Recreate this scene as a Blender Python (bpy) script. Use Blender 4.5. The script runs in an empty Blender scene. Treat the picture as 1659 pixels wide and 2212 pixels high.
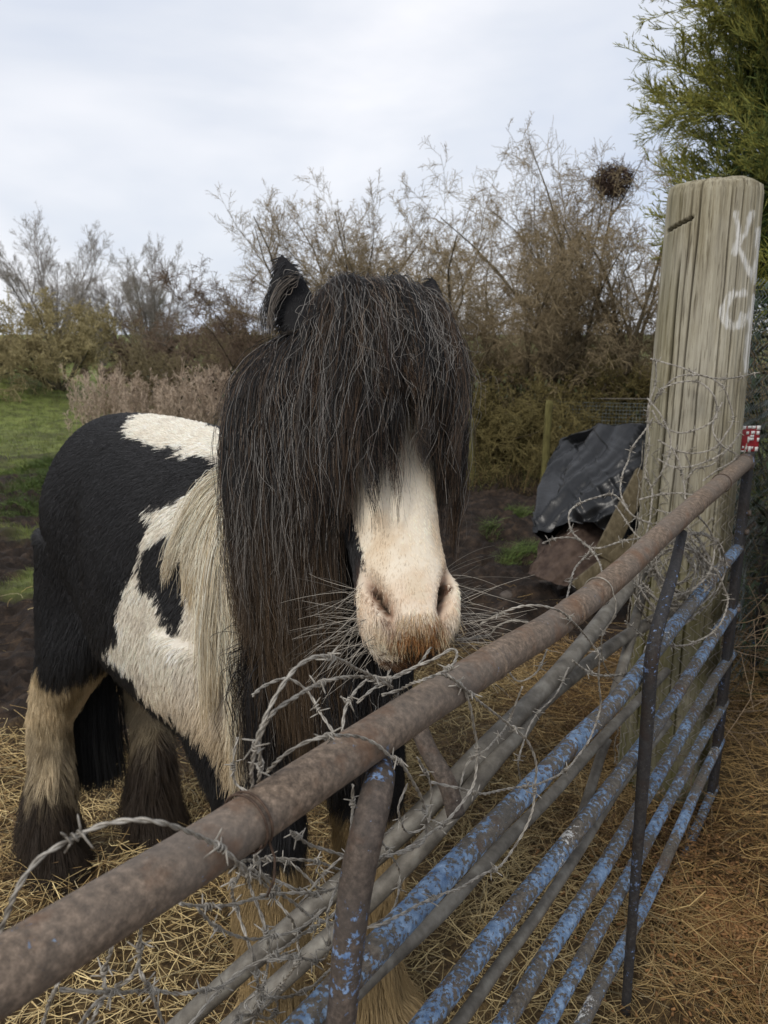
import bpy, math, random
import numpy as np
from mathutils import Vector, Matrix

PI = math.pi
rng = np.random.default_rng(7)
random.seed(7)
scene = bpy.context.scene
COL = scene.collection

# ------------------------------------------------------------------ camera
F = 1661.0                       # focal length in units of a 1659 x 2212 picture
TILT = math.radians(13.2)
CT, ST = math.cos(TILT), math.sin(TILT)
EYE = np.array([0.0, 0.0, 1.55])
FWD = np.array([0.0, CT, -ST]); UPV = np.array([0.0, ST, CT]); RGT = np.array([1.0, 0.0, 0.0])
cam = bpy.data.cameras.new('camera')
cam_ob = bpy.data.objects.new('camera', cam); COL.objects.link(cam_ob)
cam.sensor_fit = 'VERTICAL'
cam.sensor_height = 36.0
cam.lens = 36.0 * F / 2212.0
cam.clip_start = 0.05; cam.clip_end = 2000
cam_ob.location = EYE
cam_ob.rotation_euler = (PI / 2 - TILT, 0, 0)
cam.dof.use_dof = True
cam.dof.focus_distance = 1.15
cam.dof.aperture_fstop = cam.lens / 2.6
scene.camera = cam_ob

# ------------------------------------------------------------------ sky, sun, exposure
SUN_EL, SUN_AZ = math.radians(42), math.radians(212)    # azimuth clockwise from +Y (behind the camera, to its left)
world = bpy.data.worlds.new('World'); scene.world = world; world.use_nodes = True
wt = world.node_tree; wt.nodes.clear()
def wn(t, **k):
    n = wt.nodes.new(t)
    for a, v in k.items(): setattr(n, a, v)
    return n
w_out = wn('ShaderNodeOutputWorld'); w_bg = wn('ShaderNodeBackground'); w_bg.inputs['Strength'].default_value = 0.12
w_sky = wn('ShaderNodeTexSky', sky_type='NISHITA', sun_disc=False, sun_elevation=SUN_EL, sun_rotation=SUN_AZ)
w_tc = wn('ShaderNodeTexCoord')
w_map = wn('ShaderNodeMapping'); w_map.inputs['Scale'].default_value = (1.0, 1.0, 2.6); w_map.inputs['Location'].default_value = (0.35, 0.1, 0.2)
w_no = wn('ShaderNodeTexNoise'); w_no.inputs['Scale'].default_value = 1.9; w_no.inputs['Detail'].default_value = 5; w_no.inputs['Roughness'].default_value = 0.48
w_no.inputs['Distortion'].default_value = 0.25
w_cr = wn('ShaderNodeValToRGB')
e = w_cr.color_ramp.elements
e[0].position = 0.33; e[0].color = (4.5, 5.0, 6.0, 1)
e[1].position = 0.66; e[1].color = (7.3, 7.3, 7.55, 1)
e.new(0.5).color = (5.85, 6.1, 6.65, 1)
w_mix = wn('ShaderNodeMix', data_type='RGBA'); w_mix.inputs[0].default_value = 0.93
L = wt.links.new
L(w_tc.outputs['Generated'], w_map.inputs['Vector']); L(w_map.outputs[0], w_no.inputs['Vector'])
L(w_no.outputs['Fac'], w_cr.inputs[0]); L(w_sky.outputs[0], w_mix.inputs[6]); L(w_cr.outputs[0], w_mix.inputs[7])
L(w_mix.outputs[2], w_bg.inputs['Color']); L(w_bg.outputs[0], w_out.inputs[0])

sun = bpy.data.lights.new('sun', 'SUN'); sun.energy = 1.5; sun.angle = math.radians(14); sun.color = (1.0, 0.95, 0.87)
sun_ob = bpy.data.objects.new('sun', sun); COL.objects.link(sun_ob)
sd = Vector((math.sin(SUN_AZ) * math.cos(SUN_EL), math.cos(SUN_AZ) * math.cos(SUN_EL), math.sin(SUN_EL)))
sun_ob.rotation_euler = sd.to_track_quat('Z', 'Y').to_euler()
sun_ob.location = (0, 0, 20)
scene.view_settings.view_transform = 'Standard'; scene.view_settings.look = 'None'
scene.view_settings.gamma = 1.0; scene.view_settings.use_curve_mapping = False
scene.view_settings.exposure = 0.24
scene.cycles.max_bounces = 6; scene.cycles.transparent_max_bounces = 4
scene.cycles.use_denoising = True
try: scene.cycles_curves.shape = 'RIBBONS'
except Exception: pass

# ------------------------------------------------------------------ helpers
def P(px, py, d):                  # world point seen at (px, py), d metres along the view axis
    r = (1106.0 - py) / F
    return EYE + d * (FWD + RGT * ((px - 829.5) / F) + UPV * r)
def PY(px, py, Y):                 # the same, at world distance Y in front of the camera
    r = (1106.0 - py) / F
    return P(px, py, Y / (CT + r * ST))
def G(px, py, z=0.0):              # on the ground
    r = (1106.0 - py) / F
    return P(px, py, (z - EYE[2]) / (-ST + r * CT))
def project(p):
    q = np.asarray(p) - EYE
    d = q @ FWD
    return 829.5 + F * (q @ RGT) / d, 1106 - F * (q @ UPV) / d, d
def nrm(v):
    v = np.asarray(v, float); return v / np.maximum(np.linalg.norm(v, axis=-1, keepdims=True), 1e-9)

def _hash(ix, iy, iz, seed):
    h = (ix.astype(np.int64) * 374761393 + iy.astype(np.int64) * 668265263 + iz.astype(np.int64) * 2147483647 + seed * 974711) & 0x7fffffff
    h = ((h ^ (h >> 13)) * 1274126177) & 0x7fffffff
    return ((h ^ (h >> 16)) & 0xffff) / 65535.0
def vnoise(p, seed=0):
    p = np.asarray(p, float); i = np.floor(p).astype(np.int64); f = p - i; f = f * f * (3 - 2 * f)
    r = 0
    for dx in (0, 1):
        for dy in (0, 1):
            for dz in (0, 1):
                w = (f[..., 0] if dx else 1 - f[..., 0]) * (f[..., 1] if dy else 1 - f[..., 1]) * (f[..., 2] if dz else 1 - f[..., 2])
                r = r + w * _hash(i[..., 0] + dx, i[..., 1] + dy, i[..., 2] + dz, seed)
    return r
def fbm(p, oct=4, seed=0):
    r = 0; a = 0.5; p = np.asarray(p, float)
    for k in range(oct):
        r = r + a * vnoise(p * 2 ** k, seed + k * 17); a *= 0.5
    return r / (1 - 0.5 ** oct)
def smooth(e0, e1, x):
    t = np.clip((x - e0) / (e1 - e0), 0, 1); return t * t * (3 - 2 * t)
def catmull(pts, n):
    pts = np.asarray(pts, float)
    if len(pts) < 3:
        t = np.linspace(0, 1, n)[:, None]; return pts[0] * (1 - t) + pts[-1] * t
    q = np.vstack([2 * pts[0] - pts[1], pts, 2 * pts[-1] - pts[-2]])
    seg = np.linalg.norm(np.diff(pts[:, :3], axis=0), axis=1); cum = np.r_[0, np.cumsum(seg)]
    t = np.linspace(0, cum[-1], n); k = np.clip(np.searchsorted(cum, t, 'right') - 1, 0, len(pts) - 2)
    u = ((t - cum[k]) / np.maximum(seg[k], 1e-9))[:, None]
    a, b, c, d = q[k], q[k + 1], q[k + 2], q[k + 3]
    return 0.5 * (2 * b + (c - a) * u + (2 * a - 5 * b + 4 * c - d) * u ** 2 + (3 * b - a - 3 * c + d) * u ** 3)

def link(o, parent=None):
    COL.objects.link(o)
    if parent is not None: o.parent = parent
    return o
def tag(o, label=None, cat=None, group=None, kind=None):
    if label: o['label'] = label
    if cat: o['category'] = cat
    if group: o['group'] = group
    if kind: o['kind'] = kind
    return o
def empty(name, loc, label=None, cat=None, group=None):
    o = bpy.data.objects.new(name, None); COL.objects.link(o); o.location = loc; o.empty_display_size = 0.1
    return tag(o, label, cat, group)

def np_mesh(name, V, faces_list, mat=None, parent=None, attrs=None, smooth_sh=True):
    """faces_list: arrays (n,3) or (n,4); attrs: {name: per-vertex float or rgb}. Vertices in world space."""
    V = np.asarray(V, np.float32)
    me = bpy.data.meshes.new(name)
    me.vertices.add(len(V)); me.vertices.foreach_set('co', V.ravel())
    loops = np.concatenate([np.asarray(f, np.int32).ravel() for f in faces_list])
    tot = np.concatenate([np.full(len(f), np.asarray(f).shape[1], np.int32) for f in faces_list])
    st = np.r_[0, np.cumsum(tot)[:-1]].astype(np.int32)
    me.loops.add(len(loops)); me.loops.foreach_set('vertex_index', loops)
    me.polygons.add(len(tot)); me.polygons.foreach_set('loop_start', st); me.polygons.foreach_set('loop_total', tot)
    me.update(calc_edges=True)
    if smooth_sh: me.polygons.foreach_set('use_smooth', np.ones(len(tot), bool))
    for k, v in (attrs or {}).items():
        v = np.asarray(v, np.float32)
        if v.ndim == 1:
            a = me.attributes.new(k, 'FLOAT', 'POINT'); a.data.foreach_set('value', v)
        else:
            if v.shape[1] == 3: v = np.hstack([v, np.ones((len(v), 1), np.float32)])
            a = me.attributes.new(k, 'FLOAT_COLOR', 'POINT'); a.data.foreach_set('color', v.ravel())
    if mat is not None: me.materials.append(mat)
    o = bpy.data.objects.new(name, me); COL.objects.link(o)
    if parent is not None:
        o.parent = parent; o.matrix_parent_inverse = Matrix.Translation(-Vector(parent.location)) if parent.parent is None else Matrix.Identity(4)
        if parent.parent is not None:
            r = parent.parent
            o.matrix_parent_inverse = Matrix.Identity(4)
    return o

def strands(pts, rad, sides=3, caps=False, col=None):
    """many tubes at once. pts (N,K,3), rad (N,K) -> V, faces, per-vertex strand colour"""
    pts = np.asarray(pts, float); N, K, _ = pts.shape
    rad = np.broadcast_to(np.asarray(rad, float), (N, K)) if np.ndim(rad) != 1 else np.broadcast_to(np.asarray(rad, float)[:, None], (N, K))
    T = np.empty_like(pts); T[:, 1:-1] = pts[:, 2:] - pts[:, :-2]; T[:, 0] = pts[:, 1] - pts[:, 0]; T[:, -1] = pts[:, -1] - pts[:, -2]
    T = nrm(T)
    ref = nrm(np.cross(T[:, 0], np.where(np.abs(T[:, 0, 2:3]) < 0.9, [[0, 0, 1.0]], [[1.0, 0, 0]])))
    A = np.empty_like(pts); a = ref
    for k in range(K):
        a = nrm(a - (a * T[:, k]).sum(-1, keepdims=True) * T[:, k]); A[:, k] = a
    B = np.cross(T, A)
    if sides == 2:
        ang = np.array([0, PI])
    else:
        ang = np.arange(sides) * 2 * PI / sides
    V = pts[:, :, None, :] + rad[:, :, None, None] * (A[:, :, None, :] * np.cos(ang)[None, None, :, None] + B[:, :, None, :] * np.sin(ang)[None, None, :, None])
    idx = np.arange(N * K * sides).reshape(N, K, sides)
    if sides == 2:
        q = np.stack([idx[:, :-1, 0], idx[:, :-1, 1], idx[:, 1:, 1], idx[:, 1:, 0]], -1).reshape(-1, 4)
    else:
        nx = np.roll(idx, -1, axis=2)
        q = np.stack([idx[:, :-1], nx[:, :-1], nx[:, 1:], idx[:, 1:]], -1).reshape(-1, 4)
    F_ = [q]
    V = V.reshape(-1, 3)
    if caps and sides > 2:
        c0 = len(V) + np.arange(N); c1 = c0 + N
        V = np.vstack([V, pts[:, 0], pts[:, -1]])
        i0 = idx[:, 0]; i1 = idx[:, -1]
        F_.append(np.stack([np.roll(i0, -1, 1), i0, np.broadcast_to(c0[:, None], i0.shape)], -1).reshape(-1, 3))
        F_.append(np.stack([i1, np.roll(i1, -1, 1), np.broadcast_to(c1[:, None], i1.shape)], -1).reshape(-1, 3))
    C = None
    if col is not None:
        col = np.asarray(col, float); C = np.repeat(col, K * sides, axis=0)
        if caps and sides > 2: C = np.concatenate([C, col, col])
    return V, F_, C
def merge(parts):
    V = []; F4 = []; F3 = []; C = []; n = 0
    for v, f, c in parts:
        V.append(v); C.append(c)
        for g in f: (F4 if g.shape[1] == 4 else F3).append(g + n)
        n += len(v)
    fl = ([np.concatenate(F4)] if F4 else []) + ([np.concatenate(F3)] if F3 else [])
    return np.concatenate(V), fl, (None if C[0] is None else np.concatenate(C))
def tube(path, rad, sides=16, caps=True, rings=None):
    path = np.asarray(path, float)
    r = np.broadcast_to(np.asarray(rad, float), (len(path),))
    return strands(path[None], r[None], sides, caps)
def box(c, s, R=None):
    c = np.asarray(c, float); s = np.asarray(s, float) / 2
    v = np.array([[x, y, z] for x in (-1, 1) for y in (-1, 1) for z in (-1, 1)], float) * s
    if R is not None: v = v @ np.asarray(R).T
    f = np.array([[0, 1, 3, 2], [4, 6, 7, 5], [0, 4, 5, 1], [2, 3, 7, 6], [0, 2, 6, 4], [1, 5, 7, 3]])
    return v + c, [f], None
def bevel(o, w=0.002, seg=2):
    m = o.modifiers.new('bevel', 'BEVEL'); m.width = w; m.segments = seg; m.limit_method = 'ANGLE'; return o

def hair(name, pts, r0, r1, col, mat, parent):
    """hair strands: pts (N,K,3), col (N,3)"""
    pts = np.asarray(pts, np.float32); N, K, _ = pts.shape
    hc = bpy.data.hair_curves.new(name)
    hc.add_curves([K] * N)
    hc.position_data.foreach_set('vector', pts.ravel())
    ra = hc.attributes.get('radius') or hc.attributes.new('radius', 'FLOAT', 'POINT')
    t = np.linspace(0, 1, K)[None, :]
    r0 = np.broadcast_to(np.asarray(r0, float), (N,))[:, None]; r1 = np.broadcast_to(np.asarray(r1, float), (N,))[:, None]
    ra.data.foreach_set('value', (r0 * (1 - t ** 1.5) + r1 * t ** 1.5).astype(np.float32).ravel())
    ca = hc.attributes.new('tint', 'FLOAT_COLOR', 'POINT')
    col = np.asarray(col, np.float32)
    if col.ndim == 2: col = np.repeat(col[:, None, :], K, axis=1)
    col = np.concatenate([col, np.ones((N, K, 1), np.float32)], -1)
    ca.data.foreach_set('color', col.ravel())
    hc.materials.append(mat)
    o = bpy.data.objects.new(name, hc); COL.objects.link(o)
    if parent is not None:
        o.parent = parent; o.matrix_parent_inverse = Matrix.Translation(-Vector(parent.location)) if parent.parent is None else Matrix.Identity(4)
    return o

# ------------------------------------------------------------------ materials
class NT:
    def __init__(s, name):
        s.m = bpy.data.materials.new(name); s.m.use_nodes = True; s.t = s.m.node_tree
        s.b = s.t.nodes['Principled BSDF']; s.out = s.t.nodes['Material Output']
    def n(s, t, **k):
        n = s.t.nodes.new(t)
        for a, v in k.items(): setattr(n, a, v)
        return n
    def l(s, a, b): s.t.links.new(a, b)
    def noise(s, scale, detail=4, rough=0.55, vec=None, dist=0.0):
        n = s.n('ShaderNodeTexNoise'); n.inputs['Scale'].default_value = scale; n.inputs['Detail'].default_value = detail
        n.inputs['Roughness'].default_value = rough; n.inputs['Distortion'].default_value = dist
        if vec is not None: s.l(vec, n.inputs['Vector'])
        return n.outputs['Fac']
    def ramp(s, fac, stops):
        r = s.n('ShaderNodeValToRGB'); e = r.color_ramp.elements
        while len(e) < len(stops): e.new(0.5)
        for i, (p, c) in enumerate(stops):
            e[i].position = p; e[i].color = (c[0], c[1], c[2], 1) if hasattr(c, '__len__') else (c, c, c, 1)
        s.l(fac, r.inputs[0]); return r.outputs[0]
    def mix(s, fac, a, b, blend='MIX'):
        m = s.n('ShaderNodeMix', data_type='RGBA', blend_type=blend)
        for sock, v in ((m.inputs[0], fac), (m.inputs[6], a), (m.inputs[7], b)):
            if hasattr(v, 'is_output'): s.l(v, sock)
            elif hasattr(v, '__len__'): sock.default_value = (v[0], v[1], v[2], 1)
            else: sock.default_value = v
        return m.outputs[2]
    def math(s, op, a, b=None, clamp=False):
        m = s.n('ShaderNodeMath', operation=op, use_clamp=clamp)
        for i, v in enumerate((a, b)):
            if v is None: continue
            if hasattr(v, 'is_output'): s.l(v, m.inputs[i])
            else: m.inputs[i].default_value = v
        return m.outputs[0]
    def obj(s, scale=(1, 1, 1)):
        c = s.n('ShaderNodeTexCoord'); m = s.n('ShaderNodeMapping'); m.inputs['Scale'].default_value = scale
        s.l(c.outputs['Object'], m.inputs['Vector']); return m.outputs[0]
    def attr(s, name, out='Color'):
        a = s.n('ShaderNodeAttribute', attribute_name=name); return a.outputs[out]
    def bump(s, h, strength=0.3, dist=0.01):
        b = s.n('ShaderNodeBump'); b.inputs['Strength'].default_value = strength; b.inputs['Distance'].default_value = dist
        s.l(h, b.inputs['Height']); s.l(b.outputs[0], s.b.inputs['Normal'])
    def set(s, col=None, rough=None, metal=None, spec=None):
        for k, v in (('Base Color', col), ('Roughness', rough), ('Metallic', metal), ('Specular IOR Level', spec)):
            if v is None: continue
            if hasattr(v, 'is_output'): s.l(v, s.b.inputs[k])
            elif hasattr(v, '__len__'): s.b.inputs[k].default_value = (v[0], v[1], v[2], 1)
            else: s.b.inputs[k].default_value = v
        return s
M = {}
def attr_mat(name, rough=0.8, spec=0.2, trans=0.0):
    t = NT(name); t.set(t.attr('tint'), rough, None, spec); M[name] = t.m; return t.m
attr_mat('hair', 0.45, 0.24); attr_mat('fur', 0.55, 0.35); attr_mat('skin', 0.9, 0.06); attr_mat('twig', 0.85, 0.15); attr_mat('straw', 0.7, 0.25); attr_mat('leaf', 0.6, 0.3)
# ------------------------------------------------------------------ ground
def axis(lo, hi, fine0, fine1, step, grow=1.12):
    a = list(np.arange(fine0, fine1, step)); s = step
    while a[-1] < hi: s *= grow; a.append(a[-1] + s)
    s = step
    while a[0] > lo: s *= grow; a.insert(0, a[0] - s)
    return np.array(a)
MOUND = np.array([-9.6, 16.6])
def straw_amt(x, y):
    n = fbm(np.stack([x * 1.6, y * 1.6, 0 * x], -1), 3, 41) - .5
    return smooth(.25, -.25, y - (2.75 + (x + 1) * .55 * (x > -1)) + n * 1.2)
def grass_amt(x, y):
    n = fbm(np.stack([x * .55, y * .55, 0 * x], -1), 4, 61) - .5
    far = smooth(9.3, 11.8, y + n * 6 + np.clip(x + 2.5, 0, 9) * .5)
    patch = smooth(.60, .72, fbm(np.stack([x * 1.1, y * 1.1, 0 * x + 3], -1), 3, 71)) * smooth(3.4, 5, y) * .9 * smooth(-.5, -1.6, x)
    near = 0
    for (px, py, r) in ((110, 1005, .65), (150, 1030, .4), (90, 1050, .45), (1120, 1108, .14), (1140, 1190, .16), (1100, 1200, .1)):
        g = G(px, py); near = np.maximum(near, .45 * smooth(1.1, .3, np.hypot(x - g[0], y - g[1]) / r))
    return np.clip(np.maximum(np.maximum(far, patch), near), 0, 1)
def ground_z(x, y):
    p = np.stack([x, y, 0 * x], -1)
    s = straw_amt(x, y); g = grass_amt(x, y); near = smooth(26, 12, y)
    mud = (1 - s) * (1 - g * .8)
    h = (fbm(p * 4.2, 4, 11) - .5) * .17 * mud * near + (fbm(p * 1.1, 3, 12) - .5) * .10 * near + (np.abs(fbm(p * 9, 2, 13) - .5)) * .17 * mud * near + (fbm(p * 19, 2, 15) - .5) * .07 * mud * near
    h = h + s * ((fbm(p * 6, 3, 14) - .35) * .05)
    # the grassy mound far left, falling away to the right
    m = np.exp(-(((x - MOUND[0]) / 3.0) ** 2 + ((y - MOUND[1]) / 3.4) ** 2) ** 1.3) * .80
    return h * smooth(.35, .6, np.hypot(x, y)) + m - .02
gx = axis(-320, 320, -3.4, 3.4, .035, 1.06); gy = axis(-60, 420, .2, 7.5, .035, 1.045)
XX, YY = np.meshgrid(gx, gy); ZZ = ground_z(XX, YY)
gi = np.arange(XX.size).reshape(XX.shape)
gq = np.stack([gi[:-1, :-1], gi[:-1, 1:], gi[1:, 1:], gi[1:, :-1]], -1).reshape(-1, 4)
t = NT('ground'); o_ = t.obj()
mudc = t.ramp(t.noise(11, 7, .72, o_), [(.28, (.007, .0048, .0034)), (.5, (.023, .0148, .0098)), (.70, (.075, .049, .031))])
grc = t.ramp(t.noise(3.5, 6, .7, o_), [(.3, (.05, .06, .016)), (.5, (.17, .205, .048)), (.7, (.245, .27, .075))])
stc = t.ramp(t.noise(60, 5, .7, o_), [(.3, (.025, .016, .008)), (.5, (.085, .055, .025)), (.7, (.22, .15, .065))])
c = t.mix(t.attr('straw', 'Fac'), mudc, stc)
gf = t.math('MULTIPLY', t.attr('grass', 'Fac'), t.ramp(t.noise(5, 5, .7, o_), [(.3, .15), (.55, .9)]))
c = t.mix(gf, c, grc)
t.set(c, .82, None, .25); t.bump(t.noise(38, 6, .7, o_), .75, .025)
M['ground'] = t.m
ground = np_mesh('ground', np.stack([XX, YY, ZZ], -1).reshape(-1, 3), [gq], M['ground'], None, {'straw': straw_amt(XX, YY).ravel(), 'grass': grass_amt(XX, YY).ravel()})
tag(ground, 'dark trodden mud with rough green grass further back', 'ground', kind='structure')

# straw underfoot
def scatter(n, x0, x1, y0, y1, dens):
    x = rng.uniform(x0, x1, n); y = rng.uniform(y0, y1, n); k = rng.random(n) < dens(x, y); return x[k], y[k]
def blades(x, y, ln, flat, zj, K, bend):
    n = len(x); az = rng.uniform(0, 2 * PI, n); el = rng.normal(0, flat, n)
    d = np.stack([np.cos(az) * np.cos(el), np.sin(az) * np.cos(el), np.sin(el)], -1)
    side = np.stack([-np.sin(az), np.cos(az), 0 * az], -1); t_ = np.linspace(-.5, .5, K)[None, :, None]
    b = (rng.normal(0, bend, n))[:, None, None]
    p = np.stack([x, y, ground_z(x, y) + zj], -1)[:, None] + d[:, None] * t_ * ln[:, None, None] + (side[:, None] * b + np.array([0, 0, 1.0]) * rng.normal(0, bend * .5, n)[:, None, None]) * (t_ * t_ * 2) * ln[:, None, None]
    # never below the ground
    p[..., 2] = np.maximum(p[..., 2], ground_z(p[..., 0], p[..., 1]) + .002)
    return p
SC = np.array([[.44, .34, .17], [.35, .255, .115], [.24, .16, .07], [.11, .07, .035], [.55, .44, .22], [.32, .27, .16]])
x, y = scatter(76000, -2.2, 2.2, .35, 4.6, lambda x, y: straw_amt(x, y) * smooth(4.8, 2.2, y) * (.35 + .65 * smooth(.36, .52, fbm(np.stack([x * 2.1, y * 2.1, 0 * x], -1), 3, 46))) + .008)
n = len(x); zj = np.abs(rng.normal(0, .028, n)); sp = blades(x, y, rng.uniform(.04, .22, n), .16, zj, 5, .35)
patchy = fbm(np.stack([x * 3, y * 3, 0 * x], -1), 3, 44)
ci = np.clip((rng.normal(0, 1.1, n) + (patchy - .5) * -9 + 1.35).astype(int), 0, 3); ci = np.where(rng.random(n) < .12, rng.integers(4, 6, n), ci)
x2, y2 = scatter(20000, -2.2, 2.2, .35, 4.6, lambda x, y: straw_amt(x, y)); n2 = len(x2); sp2 = blades(x2, y2, rng.uniform(.012, .05, n2), .3, np.abs(rng.normal(0, .02, n2)), 5, .1)
sp = np.concatenate([sp, sp2]); ci = np.concatenate([ci, rng.integers(0, 6, n2)]); x = np.concatenate([x, x2]); n = len(x)
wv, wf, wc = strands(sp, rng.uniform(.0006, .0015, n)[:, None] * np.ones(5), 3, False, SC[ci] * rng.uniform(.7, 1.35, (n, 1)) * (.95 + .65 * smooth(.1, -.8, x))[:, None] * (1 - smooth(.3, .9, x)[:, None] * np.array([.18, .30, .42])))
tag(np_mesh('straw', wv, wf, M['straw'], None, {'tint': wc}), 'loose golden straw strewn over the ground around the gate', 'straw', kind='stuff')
# brown wood pellets spilled in front of the gate
g0 = G(1560, 2010); n = 2600
a = rng.uniform(0, 2 * PI, n); r = np.abs(rng.normal(0, .17, n)); x = g0[0] + np.cos(a) * r * 1.1; y = g0[1] + np.sin(a) * r * 1.5
pp = blades(x, y, rng.uniform(.008, .02, n), .35, np.abs(rng.normal(0, .006, n)) + .012, 2, .0)
v, f, c = strands(pp, np.full((n, 2), .0032), 5, True, np.array([.27, .145, .06]) * rng.uniform(.5, 1.25, (n, 1)))
tag(np_mesh('wood_pellets', v, f, M['straw'], None, {'tint': c}), 'spilled reddish brown wood pellets in front of the gate', 'pellets', kind='stuff')
# rough grass
def grass_blades(n, x0, x1, y0, y1, h, r, seedk):
    x, y = scatter(n, x0, x1, y0, y1, lambda x, y: grass_amt(x, y))
    m = len(x); az = rng.uniform(0, 2 * PI, m); lean = rng.uniform(.1, .9, m); hh = h * rng.uniform(.4, 1.2, m)
    t_ = np.linspace(0, 1, 4)[None, :, None]; d = np.stack([np.cos(az), np.sin(az), 0 * az], -1)[:, None]
    p = np.stack([x, y, ground_z(x, y) - .01], -1)[:, None] + hh[:, None, None] * (np.array([0, 0, 1.0]) * (t_ - .25 * lean[:, None, None] * t_ * t_) + d * lean[:, None, None] * t_ * t_)
    col = np.array([.215, .26, .062]) * rng.uniform(.55, 1.5, (m, 1)) + (rng.random((m, 1)) < .2) * np.array([.11, .075, .03])
    return strands(p, r * np.array([1, .9, .6, .1])[None] * np.ones((m, 1)), 2, False, col)
gparts = [grass_blades(46000, -13, 4, 8.5, 26, .10, .006, 1), grass_blades(60000, -5.5, 1.6, 3.4, 9.5, .075, .0022, 2)]
for (px, py, r, n) in ((110, 1005, .5, 2200), (150, 1030, .35, 1400), (90, 1050, .4, 1400), (60, 1100, .3, 700), (1120, 1108, .13, 380), (1140, 1190, .16, 520), (1100, 1200, .1, 200), (1060, 1150, .1, 250)):
    g = G(px, py); rr_ = r * rng.random(n) ** .7; aa = rng.uniform(0, 2 * PI, n); x = g[0] + rr_ * np.cos(aa); y = g[1] + rr_ * np.sin(aa) * 1.6; az = rng.uniform(0, 2 * PI, n); hh = rng.uniform(.05, .16, n) * (1.2 - rr_ / r * .7)
    t_ = np.linspace(0, 1, 4)[None, :, None]; d = np.stack([np.cos(az), np.sin(az), 0 * az], -1)[:, None]; le = rng.uniform(.2, 1.1, n)[:, None, None]
    p = np.stack([x, y, ground_z(x, y) - .01], -1)[:, None] + hh[:, None, None] * (np.array([0, 0, 1.0]) * (t_ - .35 * le * t_ * t_) + d * le * t_ * t_)
    gparts.append(strands(p, np.array([.0034, .0032, .002, .0004])[None] * np.ones((n, 1)), 2, False, np.array([.10, .145, .035]) * rng.uniform(.5, 1.5, (n, 1))))
v, f, c = merge(gparts)
tag(np_mesh('grass', v, f, M['leaf'], None, {'tint': c}), 'short rough green grass on the field and mound', 'grass', kind='stuff')
# ------------------------------------------------------------------ the pony
PO = np.array([-0.46, 1.775]); PU = nrm([0.64, -0.768]); PR = np.array([PU[1], -PU[0]])   # forward, and the pony's right
def L3(a, b, z):
    return np.array([PO[0] + a * PU[0] + b * PR[0], PO[1] + a * PU[1] + b * PR[1], z])
def to_local(V):
    q = V[:, :2] - PO; return np.stack([q @ PU, q @ PR, V[:, 2]], -1)

def loft(rings, n=28):
    """rings: (centre, X axis, Y axis, rx_neg, rx_pos, ry_neg, ry_pos, exponent)"""
    V = []; ang = np.arange(n) * 2 * PI / n; c, s = np.cos(ang), np.sin(ang)
    for (ce, X, Y, rxn, rxp, ryn, ryp, ex) in rings:
        cx = np.sign(c) * np.abs(c) ** (2 / ex); sy = np.sign(s) * np.abs(s) ** (2 / ex)
        V.append(np.asarray(ce) + np.outer(np.where(cx > 0, rxp, rxn) * cx, X) + np.outer(np.where(sy > 0, ryp, ryn) * sy, Y))
    K = len(rings); V = np.concatenate(V); idx = np.arange(K * n).reshape(K, n); nx = np.roll(idx, -1, 1)
    q = np.stack([idx[:-1], nx[:-1], nx[1:], idx[1:]], -1).reshape(-1, 4)
    c0 = len(V); V = np.vstack([V, rings[0][0], rings[-1][0]])
    t = np.concatenate([np.stack([nx[0], idx[0], np.full(n, c0)], -1), np.stack([idx[-1], nx[-1], np.full(n, c0 + 1)], -1)])
    return V, [q, t], None
U3 = np.array([PU[0], PU[1], 0]); R3 = np.array([PR[0], PR[1], 0]); Z3 = np.array([0, 0, 1.0])

HEAD0 = P(785, 640, 1.27)             # poll
HEAD1 = P(910, 1345, 1.055)            # front of the upper lip
HH = nrm(HEAD1 - HEAD0); HLEN = np.linalg.norm(HEAD1 - HEAD0)
HN = np.array([0.20, -0.86, 0.45]); HN = nrm(HN - (HN @ HH) * HH)      # out of the face
HW = np.cross(HH, HN); HW = HW if HW[0] > 0 else -HW                   # towards the pony's left (image right)
def H3(s, w, n): return HEAD0 + s * HH + w * HW + n * HN
def to_head(V):
    q = V - HEAD0; return np.stack([q @ HH, q @ HW, q @ HN], -1)

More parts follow.
